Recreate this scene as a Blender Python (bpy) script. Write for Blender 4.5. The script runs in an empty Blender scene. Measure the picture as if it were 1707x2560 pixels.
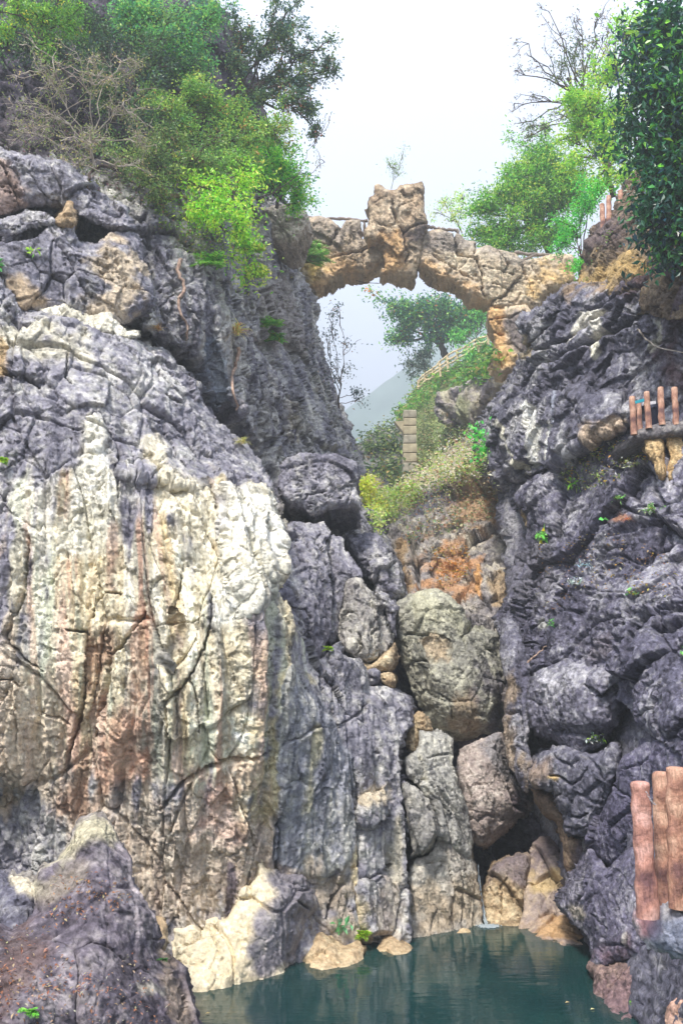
import bpy, math
import numpy as np
from mathutils import Matrix, Vector

# ------------------------------------------------------------------ camera, sky, sun, exposure
scene = bpy.context.scene
COL = scene.collection
FPX = 2200.0                       # focal length in photograph pixels (1707 x 2560)
PITCH = math.radians(12.0)
WATER_Z = -4.0                     # the eye is 4 m above the pool
cam_data = bpy.data.cameras.new("camera")
cam_data.sensor_fit = 'VERTICAL'
cam_data.sensor_height = 36.0
cam_data.lens = FPX / 2560.0 * 36.0
cam_data.clip_start = 0.1
cam_data.clip_end = 6000.0
cam = bpy.data.objects.new("camera", cam_data)
cam.location = (0, 0, 0)
cam.rotation_euler = (math.radians(90) + PITCH, 0, 0)
COL.objects.link(cam)
scene.camera = cam

SUN_EL = math.radians(52.0)
SUN_AZ = math.radians(204.0)       # compass angle from +Y (the view direction) towards +X
world = bpy.data.worlds.new("World")
scene.world = world
world.use_nodes = True
wn = world.node_tree
wn.nodes.clear()
w_out = wn.nodes.new('ShaderNodeOutputWorld')
w_bg = wn.nodes.new('ShaderNodeBackground')
w_sky = wn.nodes.new('ShaderNodeTexSky')
w_sky.sky_type = 'NISHITA'
w_sky.sun_disc = False
w_sky.sun_elevation = SUN_EL
w_sky.sun_rotation = SUN_AZ
w_sky.air_density = 1.0
w_sky.dust_density = 4.0
w_mix = wn.nodes.new('ShaderNodeMixRGB')     # an even white overcast over the clear sky
w_mix.inputs[0].default_value = 0.86
w_mix.inputs[2].default_value = (4.35, 4.7, 5.85, 1)
wn.links.new(w_sky.outputs[0], w_mix.inputs[1])
wn.links.new(w_mix.outputs[0], w_bg.inputs[0])
w_bg.inputs[1].default_value = 0.053
wn.links.new(w_bg.outputs[0], w_out.inputs[0])

sun_data = bpy.data.lights.new("sun", 'SUN')
sun_data.energy = 1.5
sun_data.angle = math.radians(10.0)
sun_data.color = (1.0, 0.94, 0.84)
sun = bpy.data.objects.new("sun", sun_data)
sd = Vector((math.sin(SUN_AZ) * math.cos(SUN_EL), math.cos(SUN_AZ) * math.cos(SUN_EL), math.sin(SUN_EL)))
sun.rotation_euler = sd.to_track_quat('Z', 'Y').to_euler()
sun.location = sd * 60
COL.objects.link(sun)

vs = scene.view_settings
vs.view_transform = 'Standard'
vs.look = 'None'
vs.gamma = 1.0
vs.use_curve_mapping = False
vs.exposure = 2.93
scene.cycles.max_bounces = 8
scene.cycles.diffuse_bounces = 6
scene.cycles.transparent_max_bounces = 8
scene.cycles.use_denoising = True

# ------------------------------------------------------------------ numbers: noise, projection, polygons
RNG = np.random.default_rng(7)
CP, SP = math.cos(PITCH), math.sin(PITCH)
f32 = np.float32

def ray(u, v):
    x = (np.asarray(u, float) - 853.5) / FPX
    y = (1280.0 - np.asarray(v, float)) / FPX
    return np.stack([x, CP - y * SP, SP + y * CP], -1)

def pt(u, v, d):
    """world point seen at photograph pixel (u, v), d metres in front of the lens"""
    return ray(u, v) * np.asarray(d, float)[..., None]

def wd(v):
    """depth of the water surface at pixel row v"""
    return WATER_Z / (SP + (1280.0 - v) / FPX * CP)

def project(P):
    fw = P[..., 1] * CP + P[..., 2] * SP
    up = -P[..., 1] * SP + P[..., 2] * CP
    return 853.5 + P[..., 0] / fw * FPX, 1280 - up / fw * FPX, fw

CROPS = dict(V=(0, 0, 1.08865), A=(0, 0, .54847), B=(847, 0, .54847), C=(0, 700, .54847), D=(847, 700, .54847),
             E=(0, 1700, .54847), F=(847, 1700, .54847), G=(700, 350, .5102), H=(950, 1420, .41667),
             I=(1450, 900, .17009), J=(1500, 1850, .2339), K=(800, 750, .31888), M=(600, 1200, .38265),
             N=(1200, 1250, .32334), O=(600, 1700, .41454), P=(0, 1300, .45918), Q=(1250, 1900, .29145), S=(0, 0, 1.0))

def X(key, *c):
    x0, y0, s = CROPS[key]
    c = np.array(c, float).reshape(-1, 2)
    return c * s + (x0, y0)

def hsh(ix, iy, iz, seed):
    h = (ix.astype(np.uint32) * np.uint32(374761393) + iy.astype(np.uint32) * np.uint32(668265263)
         + iz.astype(np.uint32) * np.uint32(2147483647 - 61) + np.uint32((seed * 974711) & 0xffffffff))
    h = (h ^ (h >> np.uint32(13))) * np.uint32(1274126177)
    h = (h ^ (h >> np.uint32(16))) * np.uint32(2246822519)
    return h ^ (h >> np.uint32(15))

GR = np.array([[1,1,0],[-1,1,0],[1,-1,0],[-1,-1,0],[1,0,1],[-1,0,1],[1,0,-1],[-1,0,-1],
               [0,1,1],[0,-1,1],[0,1,-1],[0,-1,-1],[1,1,0],[-1,1,0],[0,-1,1],[0,-1,-1]], f32)

def perlin(P, seed=0):
    P = np.asarray(P, f32)
    i = np.floor(P).astype(np.int32)
    fr = (P - i).astype(f32)
    w = fr * fr * fr * (fr * (fr * 6 - 15) + 10)
    out = np.zeros(P.shape[:-1], f32)
    for dx in (0, 1):
        wx = w[..., 0] if dx else 1 - w[..., 0]
        for dy in (0, 1):
            wy = w[..., 1] if dy else 1 - w[..., 1]
            for dz in (0, 1):
                wz = w[..., 2] if dz else 1 - w[..., 2]
                g = GR[hsh(i[..., 0] + dx, i[..., 1] + dy, i[..., 2] + dz, seed) & np.uint32(15)]
                out += wx * wy * wz * (g[..., 0] * (fr[..., 0] - dx) + g[..., 1] * (fr[..., 1] - dy) + g[..., 2] * (fr[..., 2] - dz))
    return out

def fbm(P, octv=4, seed=0, gain=.5, ridged=False):
    a, s, out, tot = 1.0, 1.0, 0, 0
    for o in range(octv):
        n = perlin(P * s + o * 17.3, seed + o)
        if ridged:
            n = 1 - 2.2 * np.abs(n)
        out = out + a * n
        tot += a
        a *= gain
        s *= 2.03
    return out / tot

def worley(P, seed=0, facet=False):
    """nearest and second cell distance, cell value; with facet also a plane tilted at random in each cell"""
    P = np.asarray(P, f32)
    i = np.floor(P - .5).astype(np.int32)
    fr = (P - i).astype(f32)
    f1 = np.full(P.shape[:-1], 9.0, f32)
    f2 = f1.copy()
    hb = np.zeros(P.shape[:-1], np.uint32)
    pl = np.zeros(P.shape[:-1], f32)
    k10 = np.uint32(1023)
    for dx in (0, 1):
        for dy in (0, 1):
            for dz in (0, 1):
                h = hsh(i[..., 0] + dx, i[..., 1] + dy, i[..., 2] + dz, seed)
                ox = fr[..., 0] - dx - (.1 + .8 / 1023 * (h & k10).astype(f32))
                oy = fr[..., 1] - dy - (.1 + .8 / 1023 * ((h >> np.uint32(10)) & k10).astype(f32))
                oz = fr[..., 2] - dz - (.1 + .8 / 1023 * ((h >> np.uint32(20)) & k10).astype(f32))
                d = ox * ox + oy * oy + oz * oz
                near = d < f1
                f2 = np.where(near, f1, np.minimum(f2, d))
                hb = np.where(near, h, hb)
                if facet:
                    h2 = h * np.uint32(2654435761)
                    g = ((h2 & k10).astype(f32) / 512 - 1) * ox + (((h2 >> np.uint32(10)) & k10).astype(f32) / 512 - 1) * oy + (((h2 >> np.uint32(20)) & k10).astype(f32) / 512 - 1) * oz
                    pl = np.where(near, g, pl)
                f1 = np.where(near, d, f1)
    idv = ((hb >> np.uint32(3)) & np.uint32(255)).astype(f32) / 255
    f1, f2 = np.sqrt(f1), np.sqrt(f2)
    return (f1, f2, idv, pl) if facet else (f1, f2, idv)

def sst(a, b, x):
    t = np.clip((x - a) / (b - a), 0, 1)
    return t * t * (3 - 2 * t)

def spline(p, n=3, closed=True):
    p = np.asarray(p, float)
    N = len(p)
    out = []
    for i in range(N if closed else N - 1):
        if closed:
            p0, p1, p2, p3 = p[i - 1], p[i], p[(i + 1) % N], p[(i + 2) % N]
        else:
            p0, p1, p2, p3 = p[max(i - 1, 0)], p[i], p[i + 1], p[min(i + 2, N - 1)]
        for k in range(n):
            t = k / n
            out.append(.5 * (2 * p1 + (p2 - p0) * t + (2 * p0 - 5 * p1 + 4 * p2 - p3) * t * t + (3 * p1 - p0 - 3 * p2 + p3) * t ** 3))
    if not closed:
        out.append(p[-1])
    return np.array(out)

def seg_dist(U, W, a, b):
    dx, dy = b[0] - a[0], b[1] - a[1]
    t = np.clip(((U - a[0]) * dx + (W - a[1]) * dy) / (dx * dx + dy * dy + 1e-9), 0, 1)
    return (U - a[0] - t * dx) ** 2 + (W - a[1] - t * dy) ** 2, t

def poly_sdf(U, W, poly):
    """signed distance, positive inside"""
    best = np.full(U.shape, 1e12)
    ins = np.zeros(U.shape, bool)
    n = len(poly)
    for i in range(n):
        a, b = poly[i], poly[(i + 1) % n]
        d, _ = seg_dist(U, W, a, b)
        np.minimum(best, d, out=best)
        if a[1] != b[1]:
            c = ((a[1] > W) != (b[1] > W)) & (U < (b[0] - a[0]) * (W - a[1]) / (b[1] - a[1]) + a[0])
            ins ^= c
    d = np.sqrt(best)
    return np.where(ins, d, -d)

def line_dist(U, W, pl):
    best = np.full(U.shape, 1e12)
    tt = np.zeros(U.shape)
    n = len(pl) - 1
    for i in range(n):
        d, t = seg_dist(U, W, pl[i], pl[i + 1])
        m = d < best
        best = np.where(m, d, best)
        tt = np.where(m, (i + t) / n, tt)
    return np.sqrt(best), tt

def tps(ctrl):
    """smooth depth map through (u, v, depth) control points"""
    c = np.array(ctrl, float)
    xy, d = c[:, :2] / 500.0, c[:, 2]
    n = len(c)
    if n <= 3:
        A = np.r_[np.c_[np.ones(n), xy], [[0, .25, 0], [0, 0, .25]]]     # mild slopes only, leaning back
        k = np.linalg.lstsq(A, np.r_[d, 0, -.25], rcond=None)[0]
        return lambda U, W: k[0] + k[1] * U / 500 + k[2] * W / 500
    r = np.hypot(xy[:, None, 0] - xy[None, :, 0], xy[:, None, 1] - xy[None, :, 1])
    L = np.zeros((n + 3, n + 3))
    L[:n, :n] = r * r * np.log(r + 1e-9) + np.eye(n) * .02
    L[:n, n] = 1
    L[:n, n + 1:] = xy
    L[n, :n] = 1
    L[n + 1:, :n] = xy.T
    k = np.linalg.solve(L, np.r_[d, 0, 0, 0])
    def fn(U, W):
        out = k[n] + k[n + 1] * U / 500 + k[n + 2] * W / 500
        for i in range(n):
            r2 = (U / 500 - xy[i, 0]) ** 2 + (W / 500 - xy[i, 1]) ** 2
            out = out + k[i] * .5 * r2 * np.log(r2 + 1e-9)
        return out
    return fn

def lin(c):
    c = np.asarray(c, float) / 255.0
    return np.where(c <= .04045, c / 12.92, ((c + .055) / 1.055) ** 2.4)

# ------------------------------------------------------------------ objects
def mesh_np(name, V, F, mat, cols=None, smooth=True, parent=None, origin=None):
    """V (n,3), F list of (m,k) int arrays; one mesh object"""
    me = bpy.data.meshes.new(name)
    V = np.asarray(V, f32)
    o = np.zeros(3) if origin is None else np.asarray(origin, float)
    me.vertices.add(len(V))
    me.vertices.foreach_set('co', (V - o.astype(f32)).ravel())
    Fs = [np.asarray(f, np.int32) for f in (F if isinstance(F, list) else [F]) if len(f)]
    loops = np.concatenate([f.ravel() for f in Fs])
    counts = np.concatenate([np.full(len(f), f.shape[1], np.int32) for f in Fs])
    starts = np.r_[0, np.cumsum(counts)[:-1]].astype(np.int32)
    me.loops.add(len(loops))
    me.loops.foreach_set('vertex_index', loops)
    me.polygons.add(len(counts))
    me.polygons.foreach_set('loop_start', starts)
    me.polygons.foreach_set('loop_total', counts)
    me.polygons.foreach_set('use_smooth', np.full(len(counts), smooth))
    if cols is not None:
        at = me.color_attributes.new('Col', 'FLOAT_COLOR', 'POINT')
        c4 = np.ones((len(V), 4), f32)
        c4[:, :3] = cols
        at.data.foreach_set('color', c4.ravel())
    me.update(calc_edges=True)
    me.materials.append(mat)
    ob = bpy.data.objects.new(name, me)
    ob.location = o
    COL.objects.link(ob)
    if parent is not None:
        put(ob, parent)
    return ob

def put(ob, parent):
    ob.parent = parent
    ob.matrix_parent_inverse = Matrix.Translation(-world_loc(parent))

def world_loc(o):
    p = Vector(o.location)
    return p if o.parent is None else p        # every object keeps world coordinates in location

def empty(name, loc):
    e = bpy.data.objects.new(name, None)
    e.empty_display_size = .2
    e.location = loc
    COL.objects.link(e)
    return e

def tag(o, label=None, cat=None, group=None, kind=None):
    for k, v in (('label', label), ('category', cat), ('group', group), ('kind', kind)):
        if v:
            o[k] = v
    return o

# ------------------------------------------------------------------ materials
def node_mat(name):
    m = bpy.data.materials.new(name)
    m.use_nodes = True
    return m, m.node_tree.nodes, m.node_tree.links, m.node_tree.nodes['Principled BSDF']

def rock_mat(name, bump=.5, scale=1.0, rough=.86, grain=.35):
    m, N, L, b = node_mat(name)
    at = N.new('ShaderNodeAttribute'); at.attribute_name = 'Col'
    tc = N.new('ShaderNodeTexCoord')
    n1 = N.new('ShaderNodeTexNoise'); n1.inputs['Scale'].default_value = 20 * scale
    n1.inputs['Detail'].default_value = 8; n1.inputs['Roughness'].default_value = .68
    L.new(tc.outputs['Object'], n1.inputs['Vector'])
    def chips(sc):                          # small planes, each with its own tilt
        vo = N.new('ShaderNodeTexVoronoi'); vo.inputs['Scale'].default_value = sc
        L.new(tc.outputs['Object'], vo.inputs['Vector'])
        mu = N.new('ShaderNodeVectorMath'); mu.operation = 'SCALE'; mu.inputs['Scale'].default_value = 1.0
        L.new(tc.outputs['Object'], mu.inputs[0])
        su = N.new('ShaderNodeVectorMath'); su.operation = 'SUBTRACT'
        L.new(mu.outputs[0], su.inputs[0]); L.new(vo.outputs['Position'], su.inputs[1])
        ce = N.new('ShaderNodeVectorMath'); ce.operation = 'SUBTRACT'; ce.inputs[1].default_value = (.5, .5, .5)
        L.new(vo.outputs['Color'], ce.inputs[0])
        do = N.new('ShaderNodeVectorMath'); do.operation = 'DOT_PRODUCT'
        L.new(su.outputs[0], do.inputs[0]); L.new(ce.outputs[0], do.inputs[1])
        return do.outputs['Value']
    c1, c2 = chips(6.5 * scale), chips(17 * scale)
    rp = N.new('ShaderNodeMapRange'); rp.inputs[1].default_value = .3; rp.inputs[2].default_value = .7
    rp.inputs[3].default_value = 1 - grain; rp.inputs[4].default_value = 1 + grain
    L.new(n1.outputs['Fac'], rp.inputs[0])
    mx = N.new('ShaderNodeMixRGB'); mx.blend_type = 'MULTIPLY'; mx.inputs[0].default_value = 1
    L.new(at.outputs['Color'], mx.inputs[1]); L.new(rp.outputs[0], mx.inputs[2])
    L.new(mx.outputs[0], b.inputs['Base Color'])
    ad = N.new('ShaderNodeMath'); ad.operation = 'ADD'
    L.new(c1, ad.inputs[0]); L.new(c2, ad.inputs[1])
    a2 = N.new('ShaderNodeMath'); a2.operation = 'MULTIPLY_ADD'; a2.inputs[1].default_value = .035 / scale
    L.new(n1.outputs['Fac'], a2.inputs[0]); L.new(ad.outputs[0], a2.inputs[2])
    bp = N.new('ShaderNodeBump'); bp.inputs['Strength'].default_value = min(1, bump); bp.inputs['Distance'].default_value = 1.6
    L.new(a2.outputs[0], bp.inputs['Height']); L.new(bp.outputs[0], b.inputs['Normal'])
    ro = N.new('ShaderNodeTexNoise'); ro.inputs['Scale'].default_value = .9 * scale; ro.inputs['Detail'].default_value = 3      # rough and worn areas
    L.new(tc.outputs['Object'], ro.inputs['Vector'])
    rm = N.new('ShaderNodeMapRange'); rm.inputs[1].default_value = .40; rm.inputs[2].default_value = .58
    rm.inputs[3].default_value = .62 * bump; rm.inputs[4].default_value = min(1, 1.1 * bump)
    L.new(ro.outputs['Fac'], rm.inputs[0]); L.new(rm.outputs[0], bp.inputs['Strength'])
    b.inputs['Roughness'].default_value = rough
    b.inputs['Specular IOR Level'].default_value = .3
    return m

def leaf_mat(name, rough=.45, trans=.4, spec=.5):
    m, N, L, b = node_mat(name)
    at = N.new('ShaderNodeAttribute'); at.attribute_name = 'Col'
    L.new(at.outputs['Color'], b.inputs['Base Color'])
    b.inputs['Roughness'].default_value = rough
    b.inputs['Specular IOR Level'].default_value = spec
    tr = N.new('ShaderNodeBsdfTranslucent')
    hs = N.new('ShaderNodeHueSaturation'); hs.inputs['Value'].default_value = 1.5; hs.inputs['Hue'].default_value = .485
    L.new(at.outputs['Color'], hs.inputs['Color']); L.new(hs.outputs[0], tr.inputs['Color'])
    mx = N.new('ShaderNodeMixShader'); mx.inputs[0].default_value = trans
    L.new(b.outputs[0], mx.inputs[1]); L.new(tr.outputs[0], mx.inputs[2])
    L.new(mx.outputs[0], N['Material Output'].inputs['Surface'])
    return m

def noise_mat(name, c1, c2, scale=8, rough=.8, bump=.3, stretch=(1, 1, 1), detail=6, dist=.03):
    m, N, L, b = node_mat(name)
    tc = N.new('ShaderNodeTexCoord')
    mp = N.new('ShaderNodeMapping'); mp.inputs['Scale'].default_value = stretch
    n1 = N.new('ShaderNodeTexNoise'); n1.inputs['Scale'].default_value = scale; n1.inputs['Detail'].default_value = detail
    L.new(tc.outputs['Object'], mp.inputs[0]); L.new(mp.outputs[0], n1.inputs['Vector'])
    cr = N.new('ShaderNodeValToRGB')
    cr.color_ramp.elements[0].position = .32; cr.color_ramp.elements[1].position = .68
    cr.color_ramp.elements[0].color = (*lin(c1), 1); cr.color_ramp.elements[1].color = (*lin(c2), 1)
    L.new(n1.outputs['Fac'], cr.inputs[0]); L.new(cr.outputs[0], b.inputs['Base Color'])
    bp = N.new('ShaderNodeBump'); bp.inputs['Strength'].default_value = bump; bp.inputs['Distance'].default_value = dist
    L.new(n1.outputs['Fac'], bp.inputs['Height']); L.new(bp.outputs[0], b.inputs['Normal'])
    b.inputs['Roughness'].default_value = rough
    b.inputs['Specular IOR Level'].default_value = .3
    return m

MR = rock_mat('limestone', .95, grain=.45)
MRW = rock_mat('washed limestone', .8, 1.0, .84, .36)
MRS = rock_mat('smooth limestone', .55, 1.3, .8, .28)
MRF = rock_mat('far limestone', .7, .5)
MRB = rock_mat('bridge rock', .8, .6, grain=.28)
ML = leaf_mat('leaf', .45, .27)
MLG = leaf_mat('glossy leaf', .3, .18, .7)
# ------------------------------------------------------------------ rock builder
ZB = np.full((660, 450), 1e9)          # nearest rock depth every 4 pixels: plants are rooted on it
ZSTEP = 4
TOTAL = [0]

def warp(Q, k, f, seed):
    return Q + k * np.stack([perlin(Q * f, seed), perlin(Q * f + 9, seed + 1), perlin(Q * f + 5, seed + 2)], -1)

def facets(q, seed, crev=.1, tilt=.8):
    """broken rock: every cell a plane with its own tilt and height, narrow joints between"""
    f1, f2, idv, pl = worley(q, seed, True)
    return tilt * pl + .7 * (idv - .5) - .55 * (1 - sst(0, crev, f2 - f1))

def karst(a=1.0, big=.35, s=1.0, block=.16, pit=.10, fine=.035, dirn=(1, 1, 1), seed=1):
    """broken limestone in metres: planes within planes, sharp steps, a little pitting"""
    def fn(P, U, W):
        Q = P / s * np.array(dirn, f32)
        Q = np.stack([Q[..., 0] + .25 * Q[..., 2], Q[..., 1], Q[..., 2] - .18 * Q[..., 0]], -1)     # joints lean
        h = .45 * big * fbm(Q * .4, 2, seed)
        h = h + 1.35 * block * facets(warp(Q * np.array([.55, .55, .40], f32), .06, 2.5, seed + 40), seed + 2, .03, 1.1)
        q = warp(Q, .05, 3.0, seed + 50)
        h = h + .62 * block * facets(q * np.array([1.5, 1.5, 1.1], f32), seed + 3, .05, 1.0)
        g = .5 + .65 * sst(-.10, .16, fbm(Q * .75 + 21, 2, seed + 12))            # some faces worn smooth, others rough
        h = h + g * .24 * block * facets(q * np.array([4.2, 4.2, 3.4], f32) + 3, seed + 4, .08, 1.0)
        h = h + g * .07 * block * facets(q * 10.5 + 7, seed + 5, .1, 1.0)
        h = h - g * .7 * pit * sst(.16, .30, fbm(q * 6.0 + 11, 2, seed + 8))
        h = h + g * .5 * fine * fbm(q * 15, 3, seed + 9, .65, True)
        return a * s * h
    return fn

def fluted(a=1.0, s=1.0, seed=1, lean=.0):
    """water-worn face: near-vertical folds and flutes, rills and small pits"""
    def fn(P, U, W):
        x = P[..., 0] + .35 * P[..., 1] + lean * P[..., 2]
        z = P[..., 2]
        q = np.stack([x, P[..., 1] * .4, z * .2], -1) / s
        q = q + .16 * np.stack([fbm(P / s * .9, 3, seed + 31), fbm(P / s * .9 + 7, 2, seed + 32), 0 * x], -1)
        h = .40 * fbm(P / s * .35, 2, seed)
        h = h + .26 * fbm(q * np.array([1.5, 1, .5], f32), 2, seed + 1, .5, True)
        h = h + .15 * fbm(q * np.array([4.6, 3, 1.2], f32), 3, seed + 2, .6, True)
        w = warp(np.stack([x, P[..., 1], z * .36], -1) / s, .08, 2.2, seed + 33)
        h = h + .20 * facets(w * np.array([1.0, 1.0, .7], f32), seed + 5, .03, 1.0)
        h = h + .07 * facets(w * np.array([3.0, 3.0, 1.6], f32), seed + 6, .05, 1.0)
        h = h + .02 * facets(w * np.array([9, 9, 12.0], f32), seed + 16, .1, 1.0)
        h = h - .05 * sst(.20, .32, fbm(P / s * 5.5, 2, seed + 8))
        h = h + .022 * fbm(P / s * 12, 3, seed + 9, .65, True)
        return a * s * h
    return fn

def worn(a=1.0, s=1.0, seed=1, up=.8):
    """water-worn rock: broad flat planes, softened edges, faint grain"""
    def fn(P, U, W):
        Q = P / s * np.array([1, 1, up], f32)
        h = .16 * fbm(Q * .7, 3, seed) + .022 * fbm(Q * 3.5, 3, seed + 1, .55, True)
        h = h + .22 * facets(warp(Q * .7, .06, 2.2, seed + 3), seed + 2, .03, 1.1)
        h = h + .055 * facets(warp(Q * 2.2, .08, 2.2, seed + 12), seed + 13, .03, 1.0)
        h = h + .012 * facets(Q * 7.5, seed + 14, .06, 1.0)
        h = h + .012 * fbm(Q * 14, 3, seed + 4, .6, True) - .03 * sst(.22, .34, fbm(Q * 5, 2, seed + 6))
        return a * s * h
    return fn

def strata(a=1.0, s=1.0, seed=1, tilt=.5):
    """layered rock: ledges that run up to the right"""
    kn = karst(1.0, .25, s, .18, .08, .03, (1, 1, 1.2), seed=seed + 20)
    def fn(P, U, W):
        Q = P / s
        c = (Q[..., 2] - tilt * Q[..., 0]) * 1.1 + .5 * fbm(Q * .8, 3, seed)
        fr = c - np.floor(c)
        return a * (s * .13 * (sst(0, .05, fr) * (1 - fr)) + kn(P, U, W))
    return fn

def palette(dark, mid, light, bias=0.0, con=1.0, sc=1.0, streak=0.0, seed=3, speck=.22):
    d, m, l = lin(dark), lin(mid), lin(light)
    def fn(P, U, W):
        t = .5 * fbm(P / (1.5 * sc), 3, seed) + .62 * fbm(P / (.16 * sc) + 3, 4, seed + 1, .62)
        if streak:
            x = P[..., 0] + .35 * P[..., 1]
            t = t + streak * fbm(np.stack([x * 3.2, P[..., 1], P[..., 2] * .22], -1) / sc, 3, seed + 2)
        t = np.clip((t * 1.9 * con + bias), -1, 1)
        lo = np.clip(-t, 0, 1)[..., None]
        hi = np.clip(t, 0, 1)[..., None]
        c = m * (1 - lo - hi) + d * lo + l * hi
        return c * (1 + speck * 2 * fbm(P * 9 / sc, 2, seed + 4))[..., None]
    return fn

def banded(seed=5):
    """water-streaked limestone: cream ground with upright bands of grey, tan, red-brown and white"""
    base = palette((158, 144, 122), (230, 219, 190), (250, 245, 226), bias=.05, con=1.2, seed=seed)
    def fn(P, U, W):
        x = P[..., 0] + .35 * P[..., 1] + .10 * P[..., 2]
        x = x + .12 * fbm(P * .9, 3, seed + 20)
        def band(fx, fz, s_, lo, hi):
            return sst(lo, hi, fbm(np.stack([x * fx, P[..., 1] * .3, P[..., 2] * fz], -1), 4, seed + s_, .6))[..., None]
        c = base(P, U, W)
        j = (1 + .5 * fbm(P * 5, 3, seed + 30))[..., None]
        for rgb, fx, fz, s_, lo, hi, k in (((152, 155, 152), 1.2, .10, 1, .04, .22, .65), ((214, 190, 154), 1.9, .09, 2, .08, .26, .6), ((182, 136, 116), 3.0, .08, 3, .17, .30, .65),
                                           ((250, 244, 226), 2.6, .11, 4, .06, .22, .75), ((236, 214, 160), 1.4, .08, 11, .06, .24, .55), ((206, 218, 198), 2.0, .10, 8, .06, .24, .6), ((230, 194, 180), 2.4, .12, 9, .10, .27, .6), ((112, 112, 120), 5.0, .10, 6, .20, .33, .6), ((190, 154, 128), 4.0, .12, 7, .17, .31, .5)):
            m = band(fx, fz, s_, lo, hi) * k
            c = c * (1 - m) + lin(rgb) * j * m
        return c
    return fn

# rock colours, as 0-255
PAL_DARK = ((55, 54, 70), (112, 111, 127), (202, 201, 204))      # weathered blue-violet limestone
PAL_GREY = ((76, 74, 92), (142, 140, 152), (222, 220, 212))
PAL_CREAM = ((142, 136, 126), (222, 217, 198), (250, 248, 238))
PAL_BUFF = ((120, 98, 78), (184, 160, 128), (226, 210, 176))
PAL_ORANGE = ((112, 84, 62), (190, 142, 92), (226, 190, 138))

def coarse(fn, U, W, g):
    """evaluate a smooth field on a coarse lattice and interpolate"""
    u0, v0 = U.min() - g, W.min() - g
    nu, nv = int((U.max() - u0) / g) + 3, int((W.max() - v0) / g) + 3
    A, B = np.meshgrid(u0 + g * np.arange(nu), v0 + g * np.arange(nv))
    Fv = fn(A, B)
    x, y = (U - u0) / g, (W - v0) / g
    i, j = x.astype(np.int32), y.astype(np.int32)
    fx, fy = x - i, y - j
    return (Fv[j, i] * (1 - fx) + Fv[j, i + 1] * fx) * (1 - fy) + (Fv[j + 1, i] * (1 - fx) + Fv[j + 1, i + 1] * fx) * fy

def box_sel(U, W, p, m):
    return (U > p[:, 0].min() - m) & (U < p[:, 0].max() + m) & (W > p[:, 1].min() - m) & (W < p[:, 1].max() + m)

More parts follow.
